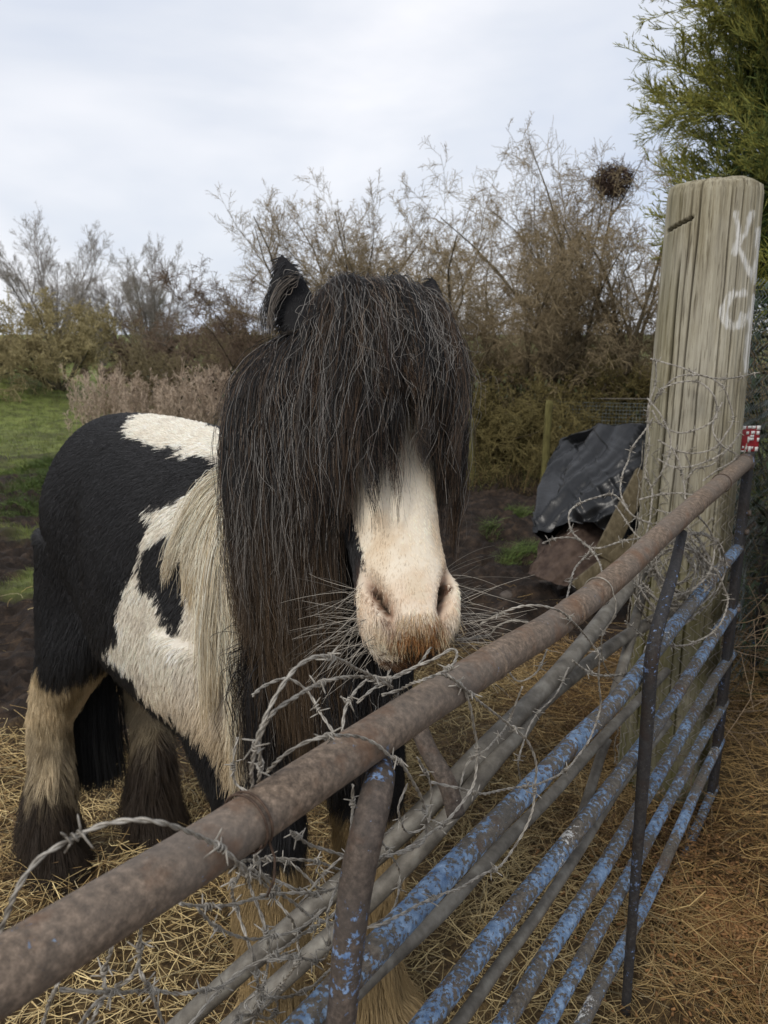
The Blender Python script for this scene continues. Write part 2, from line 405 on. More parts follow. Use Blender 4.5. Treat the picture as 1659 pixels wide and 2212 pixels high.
def pony_raw():
    parts = []
    tor = [(-.64, 1.14, .95, .07), (-.60, 1.22, .84, .14), (-.53, 1.285, .76, .19), (-.42, 1.33, .72, .225), (-.22, 1.345, .70, .245),
           (0, 1.345, .67, .262), (.2, 1.34, .65, .265), (.38, 1.36, .65, .25), (.52, 1.31, .66, .22), (.62, 1.2, .74, .17), (.68, 1.07, .84, .09)]
    # densify
    tor = catmull([np.array(t) for t in tor], 40)
    parts.append(loft([(L3(a, 0, (t + b) / 2 - .02), R3, Z3, w - .014, w - .014, (t - b) / 2 - .02, (t - b) / 2 + .02, 2.15) for a, t, b, w in tor], 40))
    # neck
    n0 = L3(.36, 0, 1.05); n1 = L3(.50, 0, 1.22); n2 = H3(.10, 0, -.135) ; n3 = H3(.03, 0, -.07)
    mid = (n1 + n2) / 2 + np.array([0, .02, .05])
    path = catmull([n0, n1, mid, n2, n3], 14)
    rad = catmull([np.array([.19, .26, 0]), np.array([.16, .23, 0]), np.array([.125, .17, 0]), np.array([.10, .125, 0]), np.array([.08, .08, 0])], 14)
    T = nrm(np.gradient(path, axis=0)); rr = []
    for p, t, r in zip(path, T, rad):
        X = nrm(R3 - (R3 @ t) * t); Y = nrm(np.cross(t, X)); rr.append((p, X, Y, r[0], r[0], r[1], r[1], 2.1))
    parts.append(loft(rr, 30))
    # head: s, half width, front, back
    hd = [(-.035, .035, -.04, -.10), (-.015, .062, -.015, -.13), (.03, .078, 0, -.17), (.09, .092, .012, -.205), (.15, .103, .014, -.225), (.20, .098, .010, -.23),
          (.26, .090, .006, -.215), (.32, .080, .002, -.175), (.38, .072, -.002, -.14), (.43, .068, -.002, -.122), (.47, .069, .000, -.118), (.505, .073, .0, -.118),
          (.535, .070, -.003, -.112), (.556, .058, -.014, -.100), (.568, .038, -.03, -.085)]
    hd = catmull([np.array(t) for t in hd], 44)
    k = HLEN / .545
    parts.append(loft([(H3(s * k, 0, (f + b) / 2), HW, HN, w, w, (f - b) / 2, (f - b) / 2, 2.35) for s, w, f, b in hd], 40))
    # lower lip and chin
    ch = [(.45, .03, -.085, -.14), (.49, .045, -.075, -.152), (.525, .05, -.07, -.158), (.552, .044, -.07, -.152), (.570, .028, -.078, -.135)]
    parts.append(loft([(H3(s * k, 0, (f + b) / 2), HW, HN, w, w, (f - b) / 2, (f - b) / 2, 2.2) for s, w, f, b in ch], 24))
    # ears
    for base, tip, wd in ((P(650, 715, 1.255), P(606, 550, 1.25), .034), (P(915, 700, 1.32), P(936, 598, 1.33), .026)):
        ax = nrm(tip - base); X = nrm(np.cross(ax, FWD)); Y = np.cross(X, ax); ln = np.linalg.norm(tip - base); rr = []
        for t, w in ((-.1, .8), (.1, 1.0), (.3, 1.08), (.5, 1.0), (.7, .78), (.85, .5), (.95, .25), (1.0, .08)):
            rr.append((base + ax * ln * t + Y * .012 * math.sin(t * 3), X, Y, wd * w, wd * w, .012 + .010 * w, .004 + .006 * w, 2.0))
        parts.append(loft(rr, 20))
    # legs
    def leg(pts, n=22):
        pts = catmull([np.array(p) for p in pts], 26)
        parts.append(loft([(L3(a, b, z), U3, R3, r * 1.12, r * 1.12, r * w, r * w, 2.0) for a, b, z, r, w in pts], n))
    for sg, hb, ha in ((1, .262, -.49), (-1, -.035, -.45)):
        b0 = .13 * sg
        leg([(-.42, b0*.9, 1.02, .15, .75), (-.42, b0, .85, .15, .78), (-.42, b0 * .8 + hb * .2, .70, .125, .8), (-.49, b0 * .5 + hb * .5, .55, .085, .85),
             (-.535, b0 * .3 + hb * .7, .44, .068, .8), (ha-.01, b0 * .15 + hb * .85, .32, .060, .9), (ha-.01, hb, .16, .066, 1.0), (ha, hb, .08, .07, 1.0), (ha + .02, hb, .0, .078, 1.0), (ha + .02, hb, -.03, .078, 1.0)])
    for sg in (1, -1):
        b0 = .125 * sg
        leg([(.40, b0 * 1.15, 1.0, .15, .7), (.44, b0 * 1.15, .82, .12, .75), (.49, b0, .66, .088, .85), (.51, b0, .52, .068, .95), (.52, b0, .40, .068, .95),
             (.515, b0, .28, .052, 1.0), (.51, b0, .14, .062, 1.0), (.55, b0, .07, .066, 1.05), (.565, b0, 0, .076, 1.0), (.565, b0, -.03, .076, 1.0)])
    return merge(parts)

def voxel(V, Fs, size, it=2):
    o = np_mesh('tmp', V, Fs)
    m = o.modifiers.new('r', 'REMESH'); m.mode = 'VOXEL'; m.voxel_size = size; m.use_smooth_shade = True
    s = o.modifiers.new('s', 'SMOOTH'); s.factor = 0.5; s.iterations = it
    dg = bpy.context.evaluated_depsgraph_get(); me = bpy.data.meshes.new_from_object(o.evaluated_get(dg))
    n = len(me.vertices); v = np.empty(n * 3, np.float32); me.vertices.foreach_get('co', v)
    np_ = len(me.polygons); lp = np.empty(len(me.loops), np.int32); me.loops.foreach_get('vertex_index', lp)
    tot = np.empty(np_, np.int32); me.polygons.foreach_get('loop_total', tot)
    nr = np.empty(n * 3, np.float32); me.vertices.foreach_get('normal', nr)
    f = lp.reshape(-1, 4) if (tot == 4).all() else None
    old = o.data
    bpy.data.objects.remove(o); bpy.data.meshes.remove(old); bpy.data.meshes.remove(me)
    return v.reshape(-1, 3).astype(float), f, nr.reshape(-1, 3).astype(float)

def inpoly(px, py, poly):
    poly = np.asarray(poly, float); c = np.zeros(px.shape, bool); j = len(poly) - 1
    for i in range(len(poly)):
        xi, yi = poly[i]; xj, yj = poly[j]
        c ^= ((yi > py) != (yj > py)) & (px < (xj - xi) * (py - yi) / (yj - yi + 1e-12) + xi)
        j = i
    return c
bv, bf, bn = voxel(*pony_raw()[:2], 0.0075, 5)

# sculpted detail on the head, in head coordinates
hc_ = to_head(bv); hk = HLEN / .545
def dent(s0, w0, ls, lw, slant, depth, inward):
    ds = hc_[:, 0] / hk - s0; dw = hc_[:, 1] - w0 - slant * ds
    g = np.exp(-(ds / ls) ** 2 - (dw / lw) ** 2) * (hc_[:, 2] > -.075) * (hc_[:, 0] > .3)
    bv[:] = bv - g[:, None] * (HN * depth + HW * inward)
    return g
nost = 0
for sg in (-1, 1):
    dent(.490, sg * .066, .036, .018, 0, -.009, -sg * .004)            # flared rim
    nost = nost + dent(.503, sg * .046, .037, .0085, -sg * .33, .034, sg * .007)
    dent(.40, sg * .058, .05, .016, 0, .006, 0)                          # hollow above the nostril
dent(.555, 0, .010, .03, 0, .006, 0)
lb_ = to_local(bv)
for (a0, z0, la, lz, dp) in ((-.20, 1.02, .09, .16, .035), (.24, .98, .07, .18, .022), (-.36, 1.10, .12, .12, -.020), (-.33, .84, .07, .10, .018), (.38, .98, .10, .14, -.018), (-.05, .82, .14, .10, -.014)):
    g_ = np.exp(-((lb_[:, 0] - a0) / la) ** 2 - ((lb_[:, 2] - z0) / lz) ** 2) * smooth(.08, .16, np.abs(lb_[:, 1])); bv[:] = bv - bn * (g_ * dp)[:, None]
for sg in (-1, 1):                                                       # eye sockets and eyes bulge
    dent(.165, sg * .098, .03, .03, 0, -.012, -sg * .006)

# normals again after the sculpting
fn_ = np.cross(bv[bf[:, 2]] - bv[bf[:, 0]], bv[bf[:, 3]] - bv[bf[:, 1]]); acc = np.zeros_like(bv)
for k in range(4): np.add.at(acc, bf[:, k], fn_)
acc = nrm(acc); bn = acc * np.sign((acc * bn).sum(-1, keepdims=True))
# markings
PX, PYY, DD = project(bv)
facing = ((EYE - bv) * bn).sum(-1) > -0.02 * np.linalg.norm(EYE - bv, axis=-1)
loc = to_local(bv); hcd = to_head(bv)
BLACK = np.array([.024, .0235, .0245]); WHITE = np.array([.88, .81, .69]); CREAM = np.array([.62, .50, .32]); GOLD = np.array([.40, .28, .13])
BROWN = np.array([.045, .032, .022]); PINK = np.array([.55, .30, .19]); RUST = np.array([.30, .14, .05])
is_head = (hcd[:, 0] > -.03) & (hcd[:, 2] > -.17) & (np.abs(hcd[:, 1]) < .12) & (hcd[:, 0] < HLEN + .06)
jit = (fbm(bv * 14, 3, 5) - .5)[:, None] * np.array([46, 46]); jx, jy = PX + jit[:, 0], PYY + (fbm(bv * 14, 3, 9) - .5) * 46
jh = (fbm(bv * 40, 3, 25) - .5) * 20
SADDLE = [(268, 925), (300, 905), (370, 880), (440, 880), (455, 912), (470, 930), (520, 960), (520, 1010), (478, 998), (430, 985), (380, 985), (400, 965), (330, 962), (290, 945)]
SHOULDER = [(560, 1030), (480, 1030), (400, 1068), (320, 1110), (340, 1118), (310, 1160), (295, 1220), (270, 1270), (245, 1340), (228, 1395), (250, 1430), (285, 1450), (330, 1510), (400, 1560), (450, 1600), (490, 1660), (505, 1700), (540, 1640), (552, 1300)]
SHIELD = [(450, 1090), (430, 1100), (370, 1140), (330, 1170), (302, 1205), (305, 1245), (330, 1290), (375, 1360), (395, 1330), (415, 1200), (440, 1150)]
BLAZE = [(880, 850), (910, 860), (935, 900), (948, 1000), (975, 1100), (990, 1190), (1020, 1240), (1015, 1330), (950, 1400), (900, 1400), (840, 1420), (770, 1400), (765, 1290), (782, 1210), (772, 1150), (752, 1080), (762, 990), (778, 945), (832, 872)]
MUZ = [(838, 1338), (880, 1332), (945, 1330), (965, 1350), (950, 1380), (930, 1420), (840, 1425), (780, 1410), (780, 1365), (830, 1372)]
tint = np.repeat(BLACK[None], len(bv), 0)
body = ~is_head & facing
tint[body & (inpoly(jx, jy, SADDLE) | (inpoly(jx, jy, SHOULDER) & ~inpoly(jx, jy, SHIELD)))] = WHITE
tint[(loc[:, 0] < -.56) & (loc[:, 2] > .85) & (np.abs(loc[:, 1]) > .05)] = WHITE
golden = smooth(1400, 1620, PYY) * body * (tint[:, 0] > .4)
tint = tint * (1 - golden[:, None] * .75) + GOLD * golden[:, None] * .75
z = loc[:, 2] + (fbm(bv * 9, 3, 3) - .5) * .25
hind = (loc[:, 0] < -.2) & (z < .68); fore = (loc[:, 0] > .3) & (loc[:, 2] < .60) & ~is_head
mot = smooth(.46, .66, fbm(bv * np.array([14, 14, 7]), 3, 29))[:, None]; tint[hind] = (CREAM * (1 - mot * .75) + GOLD * .5 * mot * .75)[hind]; m_ = hind & (loc[:, 1] < .1); tint[m_] = CREAM * .55 + BROWN * .2
k_ = smooth(.46, .26, z + (fbm(bv * np.array([40, 40, 8]), 2, 12) - .5) * .18)[:, None] * hind[:, None]; tint = tint * (1 - k_) + BROWN * k_
tint[fore] = GOLD * .75 + CREAM * .1
blz = is_head & facing & inpoly(PX + jh, PYY + jh, BLAZE)
tint[blz] = WHITE * np.array([.96, .92, .86])
dirt = (smooth(.42, .72, fbm(bv * np.array([38, 38, 16]), 3, 77)) * .6 * blz)[:, None]; tint = tint * (1 - dirt) + tint * np.array([.75, .62, .48]) * dirt
sN_ = hcd[:, 0] / hk + (fbm(bv * 60, 3, 26) - .5) * .03 - np.abs(hcd[:, 1]) * .12
mz = (smooth(.526, .552, sN_) * smooth(.050, .032, np.abs(hcd[:, 1])) * is_head * facing)[:, None]; tint = tint * (1 - mz) + (RUST * 1.15) * mz
mz = (smooth(.552, .575, sN_) * is_head * facing)[:, None]; tint = tint * (1 - mz) + BROWN * 1.3 * mz
pk = (np.exp(-((hcd[:, 0] / hk - .505) / .03) ** 2) * .16 * blz * (fbm(bv * 20, 2, 61) > .3))[:, None]; tint = tint * (1 - pk) + PINK * 1.3 * pk
nz = (np.clip(nost * 1.25, 0, 1) * is_head)[:, None]; tint = tint * (1 - nz) + (PINK * .62) * nz
nz = (smooth(.5, .85, nost) * is_head)[:, None]; tint = tint * (1 - nz) + BROWN * .8 * nz
pony = empty('pony', (PO[0], PO[1], 0), 'shaggy black and white pony standing behind the gate with its forelock over its eyes', 'pony')
np_mesh('body', bv, [bf], M['skin'], pony, {'tint': tint * np.where(is_head, .9, np.where(tint[:, 0] < .06, 1.0, .75))[:, None]})

# surface samples of the body for the coat
from mathutils.bvhtree import BVHTree
bvh = BVHTree.FromPolygons(bv.tolist(), bf.tolist())
def hit_depth(p):
    dv = Vector(nrm(p - EYE)); h = bvh.ray_cast(Vector(EYE), dv)
    return None if h[0] is None else h[3] * float(np.asarray(dv) @ FWD)
tri = np.concatenate([bf[:, [0, 1, 2]], bf[:, [0, 2, 3]]])
tc = bv[tri].mean(1); tar = np.linalg.norm(np.cross(bv[tri[:, 1]] - bv[tri[:, 0]], bv[tri[:, 2]] - bv[tri[:, 0]]), axis=1)
tn = nrm(bn[tri].mean(1)); tfac = ((EYE - tc) * tn).sum(-1) > -.05
tloc = to_local(tc); thd = to_head(tc); thead = is_head[tri[:, 0]]
def coat(name, n, weight, length, K, lift, dirf, r0, r1, wob=.2, clump=0, dark=1.0):
    w = tar * weight; w = w / w.sum(); ti = rng.choice(len(tri), n, p=w)
    b = rng.dirichlet((1, 1, 1), n); root = (bv[tri[ti]] * b[..., None]).sum(1); nm = nrm((bn[tri[ti]] * b[..., None]).sum(1))
    c = tint[tri[ti, 0]]
    d = dirf(root, nm, ti); d = nrm(d - (d * nm).sum(-1, keepdims=True) * nm)
    nv = np.stack([fbm(root * 16 + 31 * k, 2, 50 + k) - .5 for k in range(3)], -1) * 2.2
    d = nrm(d + nv * wob + rng.normal(0, .12, d.shape)); d = nrm(d - (d * nm).sum(-1, keepdims=True) * nm * .9)
    ln = (length(root, ti) if callable(length) else length) * rng.uniform(.55, 1.15, n)
    t = np.linspace(0, 1, K)[None, :, None]; ln = ln[:, None, None]
    lf = (lift * rng.uniform(.5, 1.5, n))[:, None, None]
    dz_ = np.array([0, 0, -1.0]) + nm * nm[:, 2:3]
    pts = root[:, None] - nm[:, None] * .002 + ln * (d[:, None] * t + nm[:, None] * lf * (t - .35 * t * t)) + dz_[:, None] * ln * .25 * t * t
    if clump:
        cid = rng.integers(0, n, n // clump)
        from mathutils.kdtree import KDTree
        kd = KDTree(len(cid))
        for i, k in enumerate(cid): kd.insert(root[k], i)
        kd.balance(); own = np.array([cid[kd.find(p)[1]] for p in root])
        pts = pts + (pts[own] - pts) * (t ** 1.3) * .6
    v = rng.uniform(.72, 1.2, (n, 1)) * (1 + (fbm(root * 22, 2, 8)[:, None] - .5) * .5)
    return hair(name, pts, r0, r1, np.clip(c * v, 0, .9) * dark, M['fur'], pony)
def dir_body(r, nm, ti):
    l = to_local(r)
    d = -U3 * .55 + np.array([0, 0, -1.0]) * (.35 + .9 * smooth(1.35, .7, l[:, 2]))[:, None]
    return d + U3 * (.9 * smooth(-.35, -.6, l[:, 0]) * 0)[:, None]
vis = np.where(tfac, 1.0, .12)
up_leg = (tloc[:, 2] < .70)
coat('coat', 210000, vis * ~thead * (tloc[:, 2] > .40), lambda r, ti: .021 + .026 * smooth(1.05, .65, r[:, 2]), 6, .34, dir_body, .00048, .00014, .20, 6)
coat('leg_feather', 26000, vis * ~thead * (tloc[:, 2] < .60) * (tloc[:, 2] > .03), lambda r, ti: .032 + .07 * smooth(.45, .1, r[:, 2]), 8, .55,
     lambda r, nm, ti: np.array([0, 0, -1.0]) + nm * .1, .0005, .00015, .25, 22)
coat('face_hair', 90000, vis * thead * np.where(np.clip(nost, 0, 1)[tri].mean(1) > .38, .04, 1.0), lambda r, ti: .0085 + .010 * (to_head(r)[:, 2] < -.06) + .006 * (to_head(r)[:, 0] > .52 * hk), 5, .36, lambda r, nm, ti: HH + HW * np.sign(to_head(r)[:, 1:2]) * .25 + 0 * nm, .00034, .00014, .12, 0)


# ------------------------------------------------------------------ long hair
def guides(gs, K, off=.012):
    out = []
    for g in gs:
        w = catmull([P(*q) for q in g], K)
        for i in range(K):
            hd = hit_depth(w[i])
            if hd is not None:
                d = (w[i] - EYE) @ FWD
                if d > hd - off: w[i] = EYE + (w[i] - EYE) * ((hd - off) / d)
        out.append(w)
    return np.array(out)
def long_hair(name, gs, n, K, cols, mat, thick=.012, lmin=.6, lmax=1.05, nclump=40, clump=.6, wave=.006, fly=.05, r0=.00042, r1=.00018, spread=.0, off=.012, tipcol=None, lfun=None, tip0=.35):
    g = guides(gs, 24, off); ng = len(g)
    def at(u, t):
        x = np.clip(u, 0, 1) * (ng - 1); i = np.clip(np.floor(x).astype(int), 0, ng - 2); f = (x - i)
        y = np.clip(t, 0, 1) * 23; j = np.clip(np.floor(y).astype(int), 0, 22); h = (y - j)[..., None]
        i = i[:, None]; f = f[:, None, None]
        a = g[i, j] * (1 - h) + g[i, j + 1] * h; b = g[i + 1, j] * (1 - h) + g[i + 1, j + 1] * h
        return a * (1 - f) + b * f
    t = np.linspace(0, 1, K)[None, :]
    cu = np.sort(rng.uniform(0, 1, nclump)); cl = rng.uniform(lmin, lmax, nclump)
    if lfun is not None: cl = cl * lfun(cu)
    u = rng.uniform(0, 1, n); ci = np.clip(np.searchsorted(cu, u + rng.normal(0, .012, n)), 0, nclump - 1)
    ln = cl[ci] * rng.uniform(.72, 1.05, n)
    isfly = rng.random(n) < fly
    cl_s = np.clip(clump * rng.uniform(.4, 1.2, n), 0, .97) * ~isfly
    # the clump pulls strands together towards its tip
    uu = u[:, None] + (cu[ci] - u)[:, None] * cl_s[:, None] * t ** 1.2
    x = np.clip(uu, 0, 1) * (ng - 1)
    tt = t * ln[:, None]; over = np.clip(tt - 1, 0, None)
    i = np.clip(np.floor(x).astype(int), 0, ng - 2); f = (x - i)[..., None]
    y = np.clip(tt, 0, 1) * 23; j = np.clip(np.floor(y).astype(int), 0, 22); h = (y - j)[..., None]
    pts = (g[i, j] * (1 - h) + g[i, j + 1] * h) * (1 - f) + (g[i + 1, j] * (1 - h) + g[i + 1, j + 1] * h) * f
    pts[..., 2] -= over * .5
    offs = rng.normal(0, 1, (n, 3)) * thick; offs = offs - np.clip((offs @ FWD), 0, None)[:, None] * FWD * .8
    coff = rng.normal(0, thick * 1.15, (nclump, 3)); coff -= np.clip(coff @ FWD, 0, None)[:, None] * FWD
    pts = pts + offs[:, None] * (np.minimum(t * 5, 1) * (1 - cl_s[:, None] * t * .75))[..., None] + coff[ci][:, None] * np.minimum(t * 3, 1)[..., None]
    # waves, shared by a clump and single
    def waves(m, amp):
        ph = rng.uniform(0, 6.28, (m, 3, 3)); fr = rng.uniform(.6, 1.3, (m, 3, 3)) * np.array([1.2, 3.4, 8.5])[None, None]; am = rng.normal(0, 1, (m, 3, 3)) * np.array([1, .42, .15])
        return (am[:, None] * np.sin(fr[:, None] * t[:, :, None, None] * 6.28 * .5 + ph[:, None])).sum(-1) * amp
    pts = pts + waves(nclump, wave)[ci] * (t ** .8)[..., None] + waves(n, wave * .5)* (t ** .8)[..., None] * np.where(isfly, 4.0, 1.0)[:, None, None] + (am_f := rng.normal(0, 1, (n, 1, 3)) * .0016 * isfly[:, None, None]) * np.sin(t[..., None] * rng.uniform(20, 45, (n, 1, 1)) + rng.uniform(0, 6, (n, 1, 3)))
    ck = rng.choice(len(cols), n, p=np.array([c[1] for c in cols]) / sum(c[1] for c in cols))
    cc = rng.choice(len(cols), nclump, p=np.array([c[1] for c in cols]) / sum(c[1] for c in cols))
    base = np.array([c[0] for c in cols], float); C = base[np.where(rng.random(n) < .35, cc[ci], ck)]
    C = C * rng.uniform(.6, 1.4, (n, 1)); C[isfly] = np.maximum(C[isfly], rng.uniform(.03, .30, (isfly.sum(), 1)) * np.array([1, .93, .84]))
    C = np.repeat(C[:, None], K, 1)
    if tipcol is not None:
        k = smooth(tip0, tip0 + .55, t * ln[:, None])[..., None] * rng.uniform(.3, 1, (n, 1, 1)); C = C * (1 - k) + np.asarray(tipcol) * k * rng.uniform(.6, 1.3, (n, 1, 1))
    return hair(name, pts, r0, r1, np.clip(C, 0, .9), mat, pony)

rng = np.random.default_rng(21)
DK = [((.011, .0105, .0105), 52), ((.034, .0235, .0165), 30), ((.095, .060, .036), 18), ((.20, .155, .115), 2.6), ((.40, .38, .35), .9)]
FORE = [
 [(706, 622, 1.26), (694, 700, 1.20), (664, 800, 1.17), (645, 950, 1.15), (655, 1090, 1.14)],
 [(716, 606, 1.26), (728, 680, 1.19), (716, 800, 1.15), (704, 930, 1.13), (708, 1090, 1.12)],
 [(740, 604, 1.26), (768, 670, 1.19), (772, 790, 1.15), (760, 890, 1.12), (756, 980, 1.10)],
 [(780, 612, 1.26), (812, 665, 1.19), (830, 750, 1.15), (838, 815, 1.12), (844, 885, 1.09)],
 [(828, 616, 1.26), (860, 665, 1.19), (878, 730, 1.15), (888, 775, 1.12), (892, 805, 1.10)],
 [(872, 620, 1.26), (906, 680, 1.20), (926, 750, 1.16), (934, 805, 1.13), (938, 855, 1.11)],
 [(900, 628, 1.27), (934, 700, 1.22), (952, 790, 1.19), (962, 890, 1.17), (958, 1000, 1.16)],
 [(910, 634, 1.29), (950, 710, 1.26), (974, 810, 1.25), (984, 920, 1.24), (972, 1110, 1.23)]]
MANE = [
 [(735, 650, 1.27), (705, 760, 1.20), (684, 950, 1.17), (682, 1150, 1.17), (702, 1400, 1.18), (715, 1620, 1.18)],
 [(690, 700, 1.27), (642, 780, 1.24), (616, 900, 1.21), (618, 1150, 1.20), (638, 1400, 1.20), (660, 1610, 1.20)],
 [(636, 715, 1.31), (596, 800, 1.28), (575, 920, 1.25), (575, 1150, 1.22), (595, 1400, 1.22), (614, 1570, 1.22)],
 [(612, 720, 1.36), (576, 810, 1.32), (552, 940, 1.29), (546, 1130, 1.27), (560, 1350, 1.27), (584, 1510, 1.27)],
 [(600, 745, 1.40), (560, 860, 1.37), (538, 990, 1.35), (533, 1130, 1.34), (544, 1300, 1.33), (566, 1430, 1.33)]]
long_hair('mane', MANE, 42000, 30, DK, M['hair'], .012, .66, 1.06, 130, .85, .010, .045, .00035, .00015, tipcol=(.095, .062, .034))
long_hair('forelock', FORE, 30000, 28, DK, M['hair'], .009, .62, 1.18, 120, .88, .010, .055, .00034, .00013, off=.010)
WISP = [
 [(770, 660, 1.2), (786, 780, 1.15), (790, 900, 1.12), (778, 1040, 1.10), (770, 1170, 1.09)], [(790, 660, 1.2), (812, 760, 1.15), (815, 880, 1.12), (802, 1000, 1.10), (796, 1110, 1.09)],
 [(820, 660, 1.2), (848, 760, 1.15), (850, 870, 1.12), (856, 960, 1.10), (872, 1060, 1.09)], [(860, 670, 1.2), (882, 760, 1.15), (900, 860, 1.12), (912, 930, 1.10), (918, 1020, 1.09)],
 [(890, 680, 1.2), (920, 760, 1.16), (938, 860, 1.13), (950, 960, 1.11), (952, 1080, 1.10)]]
long_hair('forelock_wisp', WISP, 1500, 24, DK[:4], M['hair'], .004, .6, 1.05, 13, .96, .010, .05, .00034, .00012, off=.012)
WD = [((.78, .71, .57), 7), ((.66, .57, .41), 3), ((.46, .35, .20), 1)]
LOCKS = [
 [(530, 1010, 1.42), (460, 1060, 1.40), (405, 1140, 1.38), (372, 1230, 1.38)],
 [(535, 1025, 1.40), (470, 1110, 1.37), (430, 1210, 1.35), (408, 1330, 1.34)],
 [(540, 1040, 1.38), (492, 1150, 1.35), (468, 1330, 1.33), (455, 1500, 1.34)],
 [(545, 1060, 1.36), (522, 1200, 1.33), (510, 1400, 1.32), (500, 1600, 1.34), (502, 1700, 1.35)],
 [(555, 1080, 1.34), (548, 1250, 1.31), (545, 1450, 1.31), (520, 1660, 1.33)]]
long_hair('shoulder_mane', LOCKS, 11000, 18, WD, M['fur'], .009, .65, 1.0, 50, .75, .006, .02, .00045, .00016, tipcol=(.40, .28, .12), off=.016, tip0=.62)
# a dark fringe under the neck and chest
CHEST = [
 [(600, 1390, 1.30), (598, 1520, 1.30), (604, 1700, 1.30)], [(640, 1330, 1.27), (640, 1500, 1.25), (645, 1720, 1.25)],
 [(720, 1330, 1.24), (725, 1480, 1.22), (730, 1690, 1.23)], [(800, 1400, 1.2), (800, 1500, 1.19), (800, 1640, 1.2)]]
long_hair('chest_hair', CHEST, 5000, 12, [((.012, .011, .011), 8), ((.035, .024, .016), 3)], M['hair'], .02, .6, 1.05, 40, .6, .006, .02)
# ear tufts, tail, whiskers, beard
long_hair('ear_tuft', [[(648, 590, 1.25), (612, 610, 1.24), (580, 660, 1.24), (572, 750, 1.24)], [(650, 600, 1.25), (600, 625, 1.23), (585, 690, 1.23), (590, 760, 1.23)]],
          260, 14, [((.014, .013, .013), 6), ((.2, .17, .14), 1)], M['hair'], .004, .8, 1.05, 5, .6, .004, .1)
tl = L3(-.62, 0, 1.12)
tail_pts = [tl, tl + np.array([-.02, .05, -.10]), L3(-.66, .02, .75), L3(-.60, .08, .42), L3(-.55, .10, .20)]
tg = catmull(tail_pts, 18); nt = 5000
tp = tg[None] + (rng.normal(0, .035, (nt, 1, 3)) * np.array([1, 1, .2])) * np.linspace(.5, 1.2, 18)[None, :, None]
tp[..., 2] = np.maximum(tp[..., 2], .05); tp = tp[:, :, :] + rng.normal(0, .004, tp.shape).cumsum(1) * .4
hair('tail', tp, .0005, .0002, np.clip(rng.normal(.013, .004, (nt, 1)), .005, .03) * np.ones(3), M['hair'], pony)
wp = []
for i in range(170):
    sg = -1 if rng.random() < .6 else 1
    s0 = rng.uniform(.46, .565) * hk; w0 = sg * rng.uniform(.045, .075); r = H3(s0, w0, rng.uniform(-.11, -.03))
    d = nrm(HW * sg * rng.uniform(.5, 1.0) + HN * rng.uniform(-.15, .45) + HH * rng.uniform(-.45, .75)); ln = rng.uniform(.04, .125)
    t = np.linspace(0, 1, 8)[:, None]; bend = rng.normal(0, .25, 3) + np.array([0, 0, -.35])
    wp.append(r + ln * (d * t + bend * t * t * .5))
wp = np.array(wp)
hair('whiskers', wp, .00034, .00012, np.where(rng.random((170, 1)) < .5, .45, .12) * np.array([1, .9, .75]), M['hair'], pony)
bp = []
for i in range(2600):
    w0 = rng.normal(0, .024); s0 = rng.uniform(.531, .578) * hk; fr = (s0 / hk - .528) / .054
    o_ = H3(s0, w0, .25); h_ = bvh.ray_cast(Vector(o_), Vector(-HN)); r = np.array(h_[0]) if h_[0] is not None else H3(s0, w0, -.03 - .06 * fr)
    d = nrm(HH * .8 + HW * (w0 * 8 + rng.normal(0, .35)) + HN * rng.uniform(-.1, .5)); ln = rng.uniform(.006, .016)
    t = np.linspace(0, 1, 6)[:, None]; bp.append(r + ln * (d * t + (np.array([0, 0, -.5]) - HN * .35) * t * t))
bw = np.abs(to_head(np.array(bp)[:, 0])[:, 1]); cb = np.where((bw[:, None] > .028 + rng.normal(0, .008, (2600, 1))), CREAM * .9, np.where((sb := to_head(np.array(bp)[:, 0])[:, :1] / hk + rng.normal(0, .006, (2600, 1))) < .542, CREAM * .75 + PINK * .25, np.where(sb > .568, BROWN * 1.4, np.where(rng.random((2600, 1)) < .7, RUST * 1.1, np.where(rng.random((2600, 1)) < .5, GOLD, BROWN))))) * rng.uniform(.6, 1.4, (2600, 1))
hair('lip_hair', np.array(bp), .0003, .00012, cb, M['fur'], pony)
